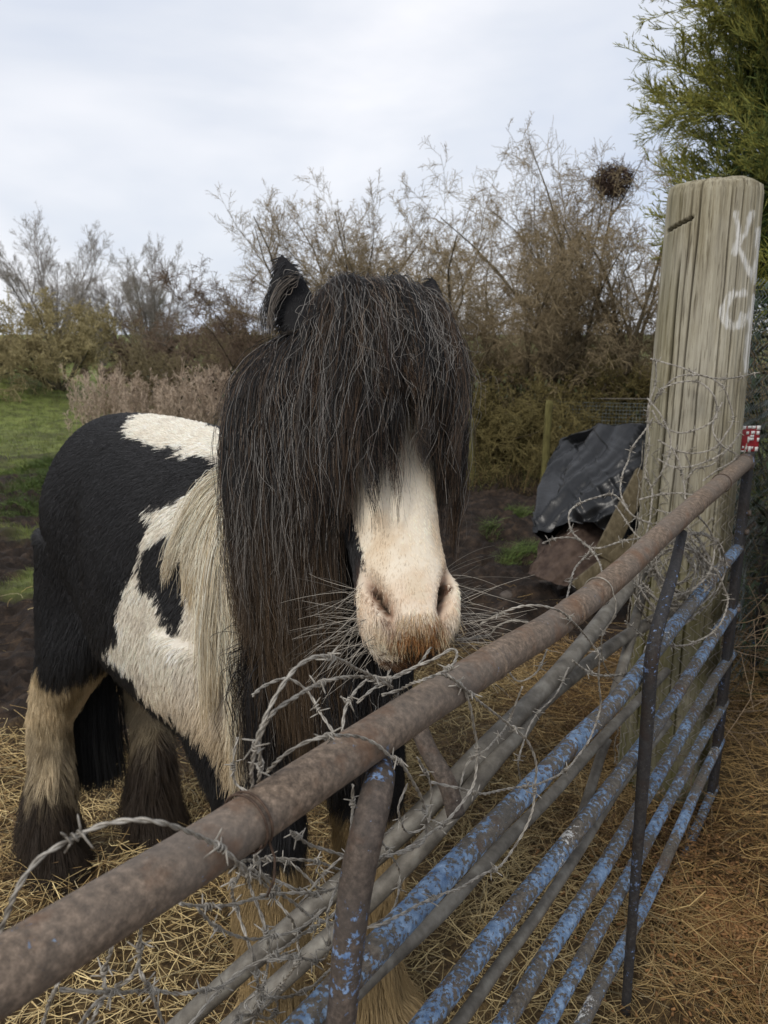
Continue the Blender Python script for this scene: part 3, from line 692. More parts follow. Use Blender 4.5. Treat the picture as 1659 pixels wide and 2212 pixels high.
# ------------------------------------------------------------------ gate
GA = P(0, 2085, .48); GB = P(1603, 990, 2.2)
GD = nrm(GB - GA); GH = nrm(np.array([GD[0], GD[1], 0])); GN = np.array([GH[1], -GH[0], 0])     # GN points to the camera's side
if GN @ (EYE - GA) < 0: GN = -GN
def GP(px, py, off=0.0):           # on the gate's plane, moved off metres towards the camera
    v = P(px, py, 1.0) - EYE; o = GA + GN * off
    return EYE + v * (((o - EYE) @ GN) / (v @ GN))
def paint_mat(name, base, blue, amount, white=0.0, lichen=0.0):
    t = NT(name); o_ = t.obj()
    rust = t.ramp(t.noise(130, 6, .75, o_), [(.3, [c * .35 for c in base]), (.5, base), (.68, [min(c * 2.0, .6) for c in base])])
    big = t.noise(9, 3, .5, o_); rust = t.mix(t.ramp(big, [(.4, 0), (.65, .55)]), rust, [base[0] * .9, base[1] * 1.05, base[2] * 1.25])
    rust = t.mix(t.ramp(t.noise(17, 5, .6, o_), [(.54, 0), (.68, .6)]), rust, (base[0] * 1.0, base[1] * .70, base[2] * .52))
    m = t.math('ADD', t.math('MULTIPLY', t.noise(105, 6, .72, o_), .75), t.math('MULTIPLY', t.noise(8, 4, .6, o_), .48))
    bm = t.ramp(m, [(amount, 0), (amount + .03, 1)])
    bc = t.ramp(t.noise(75, 5, .7, o_), [(.3, [blue[0] * .3, blue[1] * .38, blue[2] * .5]), (.55, blue), (.7, [min(1, c * 1.3 + .08) for c in blue])])
    c = t.mix(bm, rust, bc)
    if white:
        wm = t.ramp(t.math('ADD', t.math('MULTIPLY', t.noise(120, 4, .7, o_), .35), t.math('MULTIPLY', t.noise(7.0, 2, .5, o_), .75)), [(white, 0), (white + .02, 1)])
        c = t.mix(wm, c, (.62, .61, .57))
    t.set(c, .72, None, .3); t.bump(t.math('ADD', t.noise(160, 5, .75, o_), t.math('MULTIPLY', bm, .5)), .55, .0018)
    M[name] = t.m
paint_mat('rusty_pipe', (.165, .122, .088), (.19, .25, .34), .775)
paint_mat('blue_pipe', (.112, .095, .075), (.19, .28, .41), .618, .69)
paint_mat('blue_worn', (.108, .092, .072), (.19, .28, .41), .632)
paint_mat('dark_iron', (.036, .032, .030), (.16, .24, .42), .715)
paint_mat('brown_iron', (.082, .062, .048), (.18, .27, .44), .70)
gate = empty('field_gate', (float(GB[0]), float(GB[1]), 0), 'rusty seven bar tube gate with flaking blue paint and a brown top rail', 'gate')
top0 = GA - GD * .75; top1 = GB + GD * .02
def pipe(name, a, b, r, mat, parent, n=60, wob=.0012, sides=20):
    t_ = np.linspace(0, 1, n)[:, None]; pth = a + (b - a) * t_
    pth = pth + (np.stack([fbm(np.stack([t_[:, 0] * 6, 0 * t_[:, 0] + k, 0 * t_[:, 0] + a[2] * 9], -1), 2, 5) for k in range(3)], -1) - .5) * wob * 6
    v, f, _ = tube(pth, r, sides); return np_mesh(name, v, f, mat, parent)
RAILS = [
 [(0, 2109), (179, 1997), (512, 1789), (867, 1553), (970, 1488), (1095, 1412), (1219, 1334), (1344, 1234), (1464, 1124), (1572, 1032), (1612, 998)],
 [(788, 2075), (962, 1891), (1124, 1723), (1250, 1595), (1355, 1484), (1448, 1363), (1523, 1268), (1596, 1182)],
 [(962, 2154), (1082, 2001), (1198, 1854), (1313, 1710), (1418, 1566), (1500, 1440), (1545, 1370), (1590, 1306)],
 [(1124, 2154), (1208, 2022), (1292, 1891), (1355, 1787), (1418, 1683), (1471, 1591), (1535, 1482), (1580, 1412)],
 [(1187, 2201), (1261, 2065), (1313, 1970), (1366, 1875), (1418, 1779), (1471, 1681), (1523, 1587), (1566, 1514)],
 [(1261, 2201), (1313, 2103), (1382, 1975), (1434, 1867), (1476, 1772), (1518, 1678), (1556, 1598)],
 [(1335, 2190), (1366, 2122), (1424, 1985), (1471, 1870), (1508, 1781), (1544, 1697)]]
def rail_path(g, n):
    p = np.array([GP(x, y) for x, y in g]); d0 = nrm(p[0] - p[1]); back = p[0] + np.outer(np.linspace(.95 if g[0][0] == 0 else .8, .2, 4), d0)
    back[:, 2] += 0 if g[0][0] else 0
    return catmull(np.vstack([back, p]), n)
RP = [rail_path(g, 130) for g in RAILS]
for i, p in enumerate(RP):
    r_ = (.0228, .0165, .0158, .0152, .0148, .0148, .0142)[i]; p = p + (np.stack([fbm(np.stack([np.arange(130) * .12, np.full(130, k * 3.0), np.full(130, i * 5.0)], -1), 2, 5) for k in range(3)], -1) - .5) * .003
    np_mesh('rail', *tube(p, r_ * (1 + .02 * (fbm(np.stack([np.arange(130) * .4, np.full(130, i * 2.0), 0 * np.arange(130)], -1), 2, 6) - .5)), 28)[:2], M['rusty_pipe' if i == 0 else ('blue_pipe' if i in (1, 2, 5) else 'blue_worn')], gate)
TOPX = np.array([project(q)[0] for q in RP[0][30:]])
def on_top(px):
    k = 30 + int(np.argmin(np.abs(TOPX - px))); k = min(max(k, 1), 128); return RP[0][k], nrm(RP[0][k + 1] - RP[0][k - 1])
for px in (1055, 1230, 1502):                     # joints of the top pipe
    c_, d_ = on_top(px); np_mesh('pipe_joint', *tube(np.array([c_ - d_ * .004, c_ - d_ * .0025, c_ + d_ * .0025, c_ + d_ * .004]), [.0228, .0241, .0241, .0228], 28)[:2], M['rusty_pipe'], gate)
GB = RP[0][-1]
R_g = np.stack([GH, GN, Z3], 1)
st = GB + GD * .035 - [0, 0, .55]
bevel(np_mesh('stile', *box(st, (.062, .022, 1.14), R_g)[:2], M['dark_iron'], gate, smooth_sh=False), .003)
np_mesh('end_weld', *tube(np.array([GB - GD * .03, GB - GD * .012, GB + GD * .012]), [.0236, .0275, .022], 24)[:2], M['brown_iron'], gate)
for dz in (.16, .22, .47):
    c_ = GB + GD * .04 - [0, 0, dz]
    np_mesh('bolt', *tube(np.array([c_ + GN * .010, c_ + GN * .020, c_ + GN * .022]), [.010, .010, .006], 6)[:2], M['brown_iron'], gate)
# the two braces on the camera's side of the bars
def brace(pts, rad, mat, flat=1.0, off=.036):
    p = catmull([GP(x, y, o) for x, y, o in pts], 40); r = np.interp(np.linspace(0, 1, 40), np.linspace(0, 1, len(rad)), rad)
    v, f, _ = tube(p, r, 18); return np_mesh('brace', v, f, mat, gate)
brace([(806, 1640, 0), (822, 1662, .010), (817, 1700, .026), (795, 1790, .036), (770, 1905, .038), (752, 2050, .038), (735, 2225, .038), (705, 2500, .038)], [.014, .0165, .017, .016, .0148, .0148, .0148, .0148], M['brown_iron'])
brace([(1474, 1150, 0), (1467, 1180, .004), (1456, 1230, .022), (1425, 1340, .03), (1408, 1420, .032), (1398, 1560, .032), (1380, 1800, .032), (1365, 2000, .032), (1350, 2200, .032)], [.011, .012, .0145, .014, .0135, .0118, .0112, .011, .0105], M['dark_iron'])
# iron binding rings twisted round the top rail
wt_ = NT('wire'); wt_.set(wt_.ramp(wt_.noise(90, 3, .6, wt_.obj()), [(.3, (.15, .13, .105)), (.6, (.38, .35, .30)), (.8, (.50, .47, .42))]), .5, .25, .4); M['wire'] = wt_.m
wt_ = NT('rust_wire'); wt_.set(wt_.ramp(wt_.noise(120, 3, .6, wt_.obj()), [(.3, (.05, .032, .024)), (.7, (.13, .085, .06))]), .7, .3, .3); M['rust_wire'] = wt_.m
def ring_on_rail(px, py, turns, mat, lab, slant=.008):
    c_, d_ = on_top(px); A = nrm(GN - (GN @ d_) * d_); B = np.cross(d_, A); n_ = int(40 * turns)
    th = np.linspace(.4, 2 * PI * turns, n_); p = c_ + d_ * (np.linspace(-.5, .5, n_) * slant)[:, None] + .0248 * (np.outer(np.cos(th), A) + np.outer(np.sin(th), B))
    p = np.vstack([p, p[-1] + GN * .006 - Z3 * .012, p[-1] + GN * .008 - Z3 * .03 - GD * .004, p[-1] + GN * .004 - Z3 * .045 - GD * .009])
    v, f, _ = tube(p, .0011, 6); o = np_mesh('binding_wire', v, f, mat)
    tag(o, lab, 'wire', 'binding wires wound round the top rail')
ring_on_rail(520, 1752, 2.1, M['rust_wire'], 'brown wire wound twice round the wide near end of the top rail', .012)
ring_on_rail(1290, 1248, 1.0, M['wire'], 'pale single wire loop round the top rail below the black tarpaulin')
ring_on_rail(1556, 1040, 1.6, M['rust_wire'], 'rusty wire wound round the top rail in front of the wooden post')

# ------------------------------------------------------------------ grey hurdle leaning behind the gate
t = NT('galvanised'); o_ = t.obj()
t.set(t.ramp(t.noise(26, 6, .65, o_), [(.3, (.075, .066, .054)), (.5, (.15, .135, .112)), (.72, (.25, .235, .20))]), .62, .25, .35); t.bump(t.noise(140, 4, .7, o_), .35, .001); M['galvanised'] = t.m
paint_mat('rusty_leg', (.09, .07, .055), (.14, .14, .14), .75)
hur = empty('metal_hurdle', tuple(G(700, 2100)[:2]) + (0,), 'old grey galvanised hurdle with bent tubes leaning behind the blue gate', 'hurdle')
def bar(pts, r, mat, n=50, name='tube'):
    v, f, _ = tube(catmull([P(*q) for q in pts], n), r, 18); return np_mesh(name, v, f, mat, hur)
bar([(250, 2350, 1.33), (425, 2182, 1.33), (665, 1970, 1.33), (867, 1798, 1.34), (1051, 1612, 1.42), (1208, 1452, 1.60), (1344, 1284, 1.9), (1400, 1215, 2.05)], .0185, M['galvanised'])
bar([(380, 2330, 1.25), (512, 2205, 1.25), (688, 2046, 1.26), (830, 1915, 1.28), (960, 1775, 1.32), (1082, 1625, 1.42), (1128, 1576, 1.48), (1160, 1528, 1.55), (1220, 1474, 1.66), (1344, 1380, 1.93), (1462, 1312, 2.2)], .0160, M['galvanised'])
bar([(640, 2280, .84), (788, 2122, .96), (962, 1962, 1.12), (1082, 1828, 1.28), (1198, 1710, 1.46), (1313, 1580, 1.70), (1400, 1492, 1.92), (1440, 1450, 2.05)], .0110, M['galvanised'])
bar([(900, 2330, .94), (1009, 2185, 1.06), (1077, 2088, 1.15), (1156, 1982, 1.27), (1250, 1840, 1.45), (1340, 1697, 1.70), (1445, 1560, 2.02)], .0095, M['galvanised'])
bar([(905, 1570, 1.14), (925, 1620, 1.12), (965, 1690, 1.10), (985, 1760, 1.10)], .0135, M['rusty_leg'], 20, 'strut')
bar([(1312, 1595, 1.72), (1300, 1625, 1.71), (1277, 1700, 1.68), (1245, 1800, 1.64)], .011, M['galvanised'], 20, 'strut')
bar([(1392, 1262, 2.02), (1378, 1320, 2.0), (1345, 1440, 1.92), (1310, 1560, 1.86)], .013, M['galvanised'], 20, 'strut')

# ------------------------------------------------------------------ the big wooden gate post
PC = np.array([.973, 2.415])
pt = empty('gate_post', (PC[0], PC[1], 0), 'thick weathered round wooden post with white chalk marks beside the gate', 'post')
nz, na = 400, 640
zz = np.r_[np.linspace(-.05, 1.962, nz), 1.972, 1.979, 1.983]; th = np.arange(na) * 2 * PI / na
ZZp, TH = np.meshgrid(zz, th, indexing='ij')
rad = np.interp(ZZp, [-.05, 1.2, 1.94, 1.962, 1.972, 1.979, 1.983], [.150, .140, .1305, .1265, .112, .07, .005])
grain = fbm(np.stack([np.cos(TH) * 7, np.sin(TH) * 7, ZZp * .5], -1), 3, 31) - .5
fine = fbm(np.stack([np.cos(TH) * 26, np.sin(TH) * 26, ZZp * 1.2], -1), 3, 32) - .5
crack = np.zeros_like(ZZp)
for (a0, z0, z1, w_, dp) in ((-2.62, .3, 1.75, .020, .012), (-2.28, .9, 1.96, .012, .006), (-1.95, .4, 1.5, .010, .005), (-1.62, 1.2, 1.97, .010, .005), (-1.35, .5, 1.97, .012, .006), (-1.0, .8, 1.93, .012, .007), (-.55, 1.0, 1.6, .016, .010), (-.38, .3, 1.2, .012, .008), (-1.78, .2, .95, .012, .006), (-2.45, 1.3, 1.96, .01, .006), (-.8, .2, .9, .01, .006)):
    a_ = a0 + (fbm(np.stack([ZZp * 2.2, 0 * ZZp + a0, 0 * ZZp], -1), 3, 37) - .5) * .13
    dd = np.angle(np.exp(1j * (TH - a_))); crack += dp * np.exp(-(dd / (w_ * 1.35)) ** 2) * smooth(z0 - .1, z0 + .05, ZZp) * smooth(z1 + .05, z1 - .1, ZZp)
edge = smooth(1.99, 1.955, ZZp)
rr = rad + (grain * .008 + fine * .0035 - crack * 1.7) * edge
# the saw notch high on its left side
THw = TH - 2 * PI * (TH > PI); nd = np.exp(-((ZZp - (1.845 + (THw + 2.9) * .04)) / .0042) ** 4) * smooth(-2.30, -2.45, THw) * smooth(-3.4, -3.2, TH - 2 * PI * (TH > PI)); rr = rr - nd * .02
pv = np.stack([PC[0] + np.cos(TH) * rr, PC[1] + np.sin(TH) * rr, ZZp + (fbm(np.stack([np.cos(TH) * 3, np.sin(TH) * 3, 0 * TH], -1), 3, 39) - .5) * .012 * smooth(1.9, 1.97, ZZp)], -1).reshape(-1, 3)
pi_ = np.arange(len(zz) * na).reshape(len(zz), na); pn = np.roll(pi_, -1, 1)
t = NT('weathered_wood'); o_ = t.obj((1, 1, .045))
c = t.ramp(t.noise(85, 6, .75, o_), [(.30, (.10, .084, .05)), (.45, (.25, .218, .145)), (.58, (.37, .335, .24)), (.74, (.50, .47, .38))])
c = t.mix(t.ramp(t.noise(6, 4, .6, t.obj((1, 1, .35))), [(.45, 0), (.7, .5)]), c, (.46, .435, .37))
c = t.mix(t.ramp(t.noise(200, 4, .6, o_), [(.33, .75), (.45, 0)]), c, (.075, .058, .034))
c = t.mix(t.attr('crackdark', 'Fac'), c, (.035, .028, .018))
# green algae on the damp lower half and the left flank
c = t.mix(t.math('MULTIPLY', t.attr('algae', 'Fac'), t.ramp(t.noise(13, 5, .65, t.obj((1, 1, .25))), [(.3, .15), (.62, .95)])), c, (.095, .088, .022))
ch = t.math('MULTIPLY', t.attr('chalk', 'Fac'), t.ramp(t.noise(110, 6, .8, o_), [(.42, 0), (.52, 1)]))
c = t.mix(ch, c, (.66, .65, .61))
t.set(c, .85, None, .2); t.bump(t.noise(90, 6, .7, o_), .5, .004); M['weathered_wood'] = t.m
ppx, ppy, _ = project(pv)
def stroke(pts, w_):
    r_ = np.full(len(ppx), 1e9)
    for a_, b_ in zip(pts[:-1], pts[1:]):
        a_, b_ = np.array(a_, float), np.array(b_, float); d_ = b_ - a_; u_ = np.clip(((ppx - a_[0]) * d_[0] + (ppy - a_[1]) * d_[1]) / (d_ @ d_), 0, 1)
        r_ = np.minimum(r_, np.hypot(ppx - a_[0] - d_[0] * u_, ppy - a_[1] - d_[1] * u_))
    return smooth(w_, w_ * .45, r_ + (fbm(pv * np.array([60, 60, 25]), 3, 33) - .5) * w_ * 1.5)
chalk = np.maximum.reduce([stroke([(1590, 462), (1597, 515), (1586, 545)], 9), stroke([(1625, 462), (1612, 500), (1596, 532)], 8), stroke([(1596, 532), (1607, 560), (1620, 592)], 9), stroke([(1640, 500), (1636, 560), (1628, 610)], 9),
     stroke([(1605, 632), (1580, 640), (1566, 665), (1566, 690), (1582, 705), (1600, 698), (1606, 684)], 12), stroke([(1628, 640), (1612, 800)], 9)])
chalk *= (pv[:, 1] < PC[1] + .06)
algae = np.clip(smooth(1.25, .55, ZZp) * .85 + smooth(-2.3, -2.9, TH - 2 * PI * (TH > PI)) * .35, 0, 1).ravel()
np_mesh('trunk', pv, [np.stack([pi_[:-1], pn[:-1], pn[1:], pi_[1:]], -1).reshape(-1, 4)], M['weathered_wood'], pt, {'chalk': chalk, 'algae': algae, 'crackdark': np.clip(crack / .007, 0, .95).ravel() * edge.ravel() + nd.ravel() * .9})
pt.children[0].name = 'post_body'
# ------------------------------------------------------------------ barbed wire
def hbump(px, py):                 # a wire crossing a bar of the gate lies on its face
    top = np.interp(px, [0, 512, 867, 1219, 1464, 1610], [2007, 1715, 1491, 1293, 1096, 980]); bot = np.interp(px, [0, 512, 867, 1219, 1464, 1610], [2211, 1863, 1622, 1386, 1154, 1015])
    return .0255 if top - 4 < py < bot + 4 else None
def wire(label, pts, mode='g', off=.03, r=.00102, barbs=.10, mat='wire', jit=.006, group='barbed wire tangled on the gate', twist=.028):
    W_ = []
    for q in pts:
        if mode == 'g':
            o = q[2] if len(q) > 2 else off + rng.normal(0, jit)
            h = hbump(q[0], q[1])
            if h is not None and o > -.01: o = max(h, min(o, .032))
            W_.append(GP(q[0], q[1], o))
        else: W_.append(P(q[0], q[1], (q[2] if len(q) > 2 else off) + rng.normal(0, jit)))
    W_ = np.array(W_); ln = np.linalg.norm(np.diff(W_, axis=0), axis=1).sum(); n_ = max(24, int(ln / .0035)); p = catmull(W_, n_)
    p = p + (np.stack([fbm(np.stack([np.arange(n_) * .05, np.full(n_, k * 7.1), np.full(n_, len(label))], -1), 2, 19) for k in range(3)], -1) - .5) * .006
    T = nrm(np.gradient(p, axis=0)); ref = np.array([.3, .2, .93]); A = nrm(np.cross(T, ref)); B = np.cross(T, A)
    s = np.linspace(0, ln, n_); th = s / twist * 2 * PI
    H = (np.cos(th)[:, None] * A + np.sin(th)[:, None] * B) * r
    w = empty('barbed_wire', tuple(p[0]), label, 'barbed wire', group)
    v, f, _ = merge([tube(p + H, r, 6), tube(p - H, r, 6)])
    np_mesh('wire_strand', v, f, M[mat], w)
    if barbs:
        pos = np.arange(rng.uniform(.2, .8) * barbs, ln - .01, barbs)
        for s0 in pos:
            i = min(int(s0 / ln * (n_ - 1)), n_ - 2); c_, t_, a_, b_ = p[i], T[i], A[i], B[i]; parts = []
            ph = rng.uniform(0, 6.28); R_ = r * 2.7; m = 34; q = np.linspace(0, 1, m); an = ph + q * 2 * PI * 2.6
            parts.append(tube(c_ + np.outer((q - .5) * r * 10, t_) + R_ * (np.outer(np.cos(an), a_) + np.outer(np.sin(an), b_)), r * .8, 5))
            for sg in (-1, 1):
                for k in range(2):
                    a0 = ph + k * PI + (0 if sg < 0 else 2.2); o_ = math.cos(a0) * a_ + math.sin(a0) * b_; tg_ = -math.sin(a0) * a_ + math.cos(a0) * b_
                    st_ = c_ + t_ * sg * r * 4.2 + o_ * R_; d_ = nrm(tg_ * 1.0 + o_ * .35 + t_ * sg * rng.uniform(0, .5))
                    parts.append(tube(np.array([st_ - tg_ * r * 2, st_ + d_ * r * 3, st_ + d_ * r * 9, st_ + d_ * r * 11]), [r * .8, r * .8, r * .7, r * .15], 5))
            v, f, _ = merge(parts); np_mesh('barb', v, f, M[mat], w)
    return w
wire('big outer arc of barbed wire rising above the rusty top rail under the muzzle', [(545, 1720, -.02), (539, 1666, 0), (545, 1626, .01), (565, 1566, .02), (597, 1493, .02), (634, 1445, .02), (674, 1423, .02), (706, 1420, .02), (746, 1429, .01), (774, 1445, .0), (810, 1465, -.01), (850, 1484, -.015)], barbs=.13)
wire('inner arc of barbed wire ending in a tight loop over the top rail', [(561, 1690, -.02), (561, 1640, .0), (563, 1594, .01), (593, 1542, .02), (634, 1509, .02), (670, 1485, .01), (714, 1467, .0), (766, 1459, -.01), (806, 1463, -.02), (835, 1465, -.02), (867, 1449, -.02), (899, 1433, -.015), (939, 1417, 0), (972, 1399, .01), (984, 1409, .015), (975, 1433, .02), (943, 1453, .022), (907, 1473, .0), (867, 1491, -.02), (825, 1500, -.03)], barbs=.15)
wire('barbed wire lying along the top rail above the near brace', [(577, 1668, -.024), (605, 1638, .0), (650, 1610, .012), (698, 1594, .02), (746, 1588, .0255), (786, 1596, .0255), (814, 1610, .0255), (835, 1630, .0265), (863, 1650, .03), (890, 1690, .03), (915, 1750, .02), (914, 1812, .02), (857, 1844, .02)], barbs=.12)
wire('barbed wire dropping straight from the top rail in a narrow hanging bow', [(943, 1457, .02), (988, 1473, .0255), (1007, 1493, .0255), (1022, 1550, .03), (1030, 1600), (1030, 1639), (1019, 1702), (967, 1770), (914, 1812), (857, 1844), (804, 1852, .02), (752, 1848, -.01), (711, 1838, -.02), (665, 1822, -.03), (624, 1791, -.03)], barbs=.12)
wire('widest hanging loop of barbed wire in front of the upper blue bars', [(960, 1462, .02), (988, 1475, .0255), (1040, 1518, .03), (1098, 1566, .035), (1135, 1597, .04), (1156, 1644, .045), (1158, 1697, .045), (1151, 1749, .045), (1124, 1812, .04), (1082, 1865, .035), (1040, 1886, .03), (988, 1917, .026), (920, 1949, .022), (857, 1980, .022), (814, 2001, .01), (768, 2007, -.01), (716, 2000, -.03)], barbs=.14)
wire('barbed wire draped over the top rail at its middle and trailing down', [(1040, 1345, -.06), (1091, 1320, -.03), (1136, 1308, -.005), (1178, 1309, .015), (1215, 1324, .0255), (1244, 1349, .0255), (1269, 1378, .0255), (1290, 1411, .03), (1292, 1474), (1295, 1524), (1282, 1576), (1250, 1634), (1187, 1686), (1119, 1702, .025), (1051, 1713, .02), (988, 1702, .01), (930, 1690, -.02)], barbs=.15)
wire('curved barbed wire at the bottom left passing over the wide near end of the rail', [(-30, 2080, -.03), (0, 2001, -.02), (31, 1930, -.015), (77, 1868, -.015), (118, 1838, -.012), (169, 1807, -.008), (220, 1784, 0), (281, 1774, .012), (345, 1780, .024), (409, 1802, .0255), (461, 1827, .0255), (507, 1863, .026), (524, 1884, .012)], barbs=.13, r=.0011)
TANGLE = [
 [(476, 1868), (527, 1872), (543, 1925), (568, 1996), (583, 2078), (568, 2140), (548, 2185)], [(527, 1879), (504, 1914), (512, 1966), (532, 2037), (548, 2094), (553, 2150), (540, 2230)],
 [(522, 1876), (542, 1884), (589, 1935), (624, 1981), (645, 2037), (647, 2068), (610, 2130), (560, 2190)], [(553, 1848), (573, 1894), (614, 1935), (665, 1976), (716, 1996), (760, 2010)],
 [(476, 1868), (568, 1858), (655, 1858), (727, 1873), (752, 1880)], [(568, 1858), (624, 1866), (660, 1894), (681, 1914), (706, 1925)],
 [(389, 1948), (435, 1955), (501, 1950), (604, 1930), (665, 1930), (701, 1927), (745, 1915)], [(530, 1885), (589, 1894), (640, 1920), (681, 1938), (700, 1925)],
 [(763, 1694), (757, 1756), (752, 1822), (747, 1873), (716, 1955), (706, 1986), (711, 2037), (696, 2080), (635, 2068), (578, 2073)],
 [(128, 2140), (205, 2142), (266, 2142), (348, 2145), (409, 2145), (476, 2135), (537, 2094), (614, 2053), (676, 2007), (716, 1981), (745, 1930)], [(380, 2240), (414, 2211), (461, 2155), (512, 2109), (578, 2073), (640, 2060)],
 [(240, 2030), (235, 2058), (220, 2104), (225, 2145), (205, 2191), (190, 2240)], [(310, 1960), (307, 2002), (307, 2068), (286, 2109), (246, 2140), (205, 2170), (160, 2235)], [(300, 2080), (307, 2109), (327, 2160), (352, 2230)],
 [(130, 2110), (123, 2130), (107, 2180), (85, 2240)], [(470, 2240), (512, 2196), (543, 2191), (573, 2155), (635, 2150), (701, 2109), (760, 2050)], [(545, 2180), (570, 2150), (600, 2165), (585, 2195), (550, 2190), (530, 2170), (560, 2140)]]
TL = ['barbed wire strand hanging from the knot below the top rail', 'leftmost strand hanging down from the knot under the rail', 'barbed wire curling from the knot to the grey tube below', 'thin barbed wire slanting from the rail towards the near brace', 'straight taut barbed wire just below the top rail', 'short barbed wire bowed under the taut strand',
 'long sagging barbed wire level with the pony foreleg', 'short kinked barbed wire in the middle of the tangle', 'vertical barbed wire hanging behind the near brace', 'longest barbed wire running along the bottom of the tangle', 'barbed wire climbing diagonally over the lower grey tube', 'doubled barbed wire standing upright at bottom left', 'barbed wire bending from the rail to the bottom edge', 'short barbed wire pointing down at the bottom edge',
 'single wire below the wide near end of the rail', 'barbed wire looping beside the lowest part of the near brace', 'tight snarl of barbed wire on the grey tube']
for i, (g, lb) in enumerate(zip(TANGLE, TL)):
    wire(lb, g, off=-.045 - .02 * (i % 3) if i not in (8,) else -.02, r=.0010, barbs=.085 if i != 14 else 0, jit=.012, group='tangle of barbed wire below the top rail')
for lb, g in (('barbed wire lying low behind the top rail under the chin', [(770, 1520, -.05), (806, 1490, -.04), (850, 1470, -.05), (900, 1440, -.04), (930, 1400, -.05)]),
              ('thin barbed wire rising in front of the black chest', [(720, 1590, -.03), (690, 1540, -.06), (660, 1490, -.08), (620, 1465, -.09), (575, 1480, -.09), (550, 1500, -.08)]),
              ('short barbed wire leaning between the arcs and the rail', [(736, 1580, -.02), (745, 1530, -.03), (770, 1490, -.04), (800, 1460, -.04)]),
              ('barbed wire half hidden on the mud right of the muzzle', [(955, 1380, -.15), (1012, 1380, -.13), (1057, 1372, -.11), (1074, 1353, -.1), (1107, 1341, -.08), (1149, 1345, -.05)]),
              ('pale wire hanging beside the pony foreleg', [(515, 1590, -.2), (505, 1640, -.2), (510, 1690, -.2), (545, 1715, -.18)])):
    wire(lb, g, r=.0010, barbs=.11, group='barbed wire tangled on the gate')
PW = [([(1405, 774, 2.28), (1414, 776, 2.24), (1468, 793, 2.19), (1518, 812, 2.18), (1572, 818, 2.19), (1614, 812, 2.27), (1640, 805, 2.36)], 'barbed wire stretched across the wooden post halfway up'),
 ([(1410, 871, 2.24), (1427, 842, 2.18), (1468, 826, 2.16), (1510, 826, 2.15), (1539, 851, 2.15), (1549, 884, 2.15), (1543, 909, 2.15), (1510, 927, 2.16), (1468, 936, 2.16), (1427, 917, 2.18), (1408, 885, 2.22)], 'round ring of barbed wire lying against the wooden post'),
 ([(1412, 867, 2.24), (1456, 817, 2.18), (1518, 811, 2.16), (1560, 834, 2.16), (1576, 867, 2.17), (1583, 905, 2.18), (1568, 934, 2.17), (1543, 967, 2.16), (1502, 979, 2.17), (1456, 971, 2.18), (1420, 950, 2.2)], 'larger outer ring of barbed wire on the wooden post'),
 ([(1410, 905, 2.24), (1398, 921, 2.22), (1365, 967, 2.2), (1356, 996, 2.2), (1344, 1029, 2.18), (1342, 1067, 2.16), (1365, 1112, 2.1), (1410, 1133, 2.08)], 'barbed wire bulging left of the wooden post in front of the tarpaulin'),
 ([(1416, 780, 2.26), (1414, 830, 2.26), (1398, 884, 2.26), (1402, 954, 2.26), (1394, 1021, 2.26), (1410, 1058, 2.22), (1406, 1112, 2.2), (1395, 1160, 2.15)], 'wire running down the left edge of the wooden post'),
 ([(1452, 967, 2.18), (1468, 1004, 2.18), (1477, 1046, 2.17), (1480, 1080, 2.15)], 'short barbed wire hanging down the middle of the post'),
 ([(1478, 1045, 2.17), (1502, 1013, 2.17), (1543, 1000, 2.18), (1560, 960, 2.18)], 'small barbed wire hook above the far end of the rail'),
 ([(1410, 1133, 2.05), (1365, 1112, 2.05), (1327, 1071, 2.05), (1278, 1079, 2.03), (1236, 1100, 2.0), (1228, 1125, 1.98), (1240, 1154, 1.95), (1269, 1179, 1.92), (1290, 1204, 1.88), (1302, 1238, 1.8)], 'barbed wire loop reaching left in front of the brown cloth'),
 ([(1170, 1175, 1.96), (1203, 1162, 1.96), (1240, 1162, 1.96), (1269, 1179, 1.94), (1302, 1183, 1.93), (1344, 1171, 1.95), (1390, 1160, 2.0)], 'horizontal barbed wire above the middle of the rail'),
 ([(1278, 1187, 1.9), (1253, 1212, 1.88), (1236, 1237, 1.86), (1226, 1283, 1.8), (1225, 1330, 1.7)], 'barbed wire dropping behind the middle of the rail'),
 ([(1380, 1080, 2.1), (1427, 1067, 2.08), (1468, 1065, 2.05), (1506, 1071, 2.02), (1530, 1085, 2.0)], 'barbed wire bridging post and rail near the far end'),
 ([(1480, 1095, 1.88), (1514, 1121, 1.9), (1535, 1150, 1.92), (1543, 1187, 1.94), (1531, 1237, 1.92), (1493, 1274, 1.9), (1440, 1290, 1.88)], 'barbed wire bow right of the far brace'),
 ([(1500, 1190, 1.92), (1543, 1229, 1.94), (1564, 1270, 1.96), (1572, 1303, 1.96), (1560, 1341, 1.94), (1531, 1374, 1.92), (1481, 1395, 1.86), (1444, 1391, 1.8), (1423, 1378, 1.76), (1395, 1400, 1.7), (1386, 1449, 1.66), (1352, 1457, 1.62), (1311, 1461, 1.58), (1269, 1449, 1.54), (1236, 1428, 1.5)], 'long barbed wire looping round the second bar beside the far brace'),
 ([(1360, 1240, 1.9), (1400, 1300, 1.92), (1440, 1340, 1.94), (1480, 1345, 1.95), (1510, 1320, 1.98)], 'sagging barbed wire behind the far brace')]
for g, lb in PW: wire(lb, g, 'd', r=.0014, barbs=.10, jit=.006, group='barbed wire round the wooden post', twist=.03)
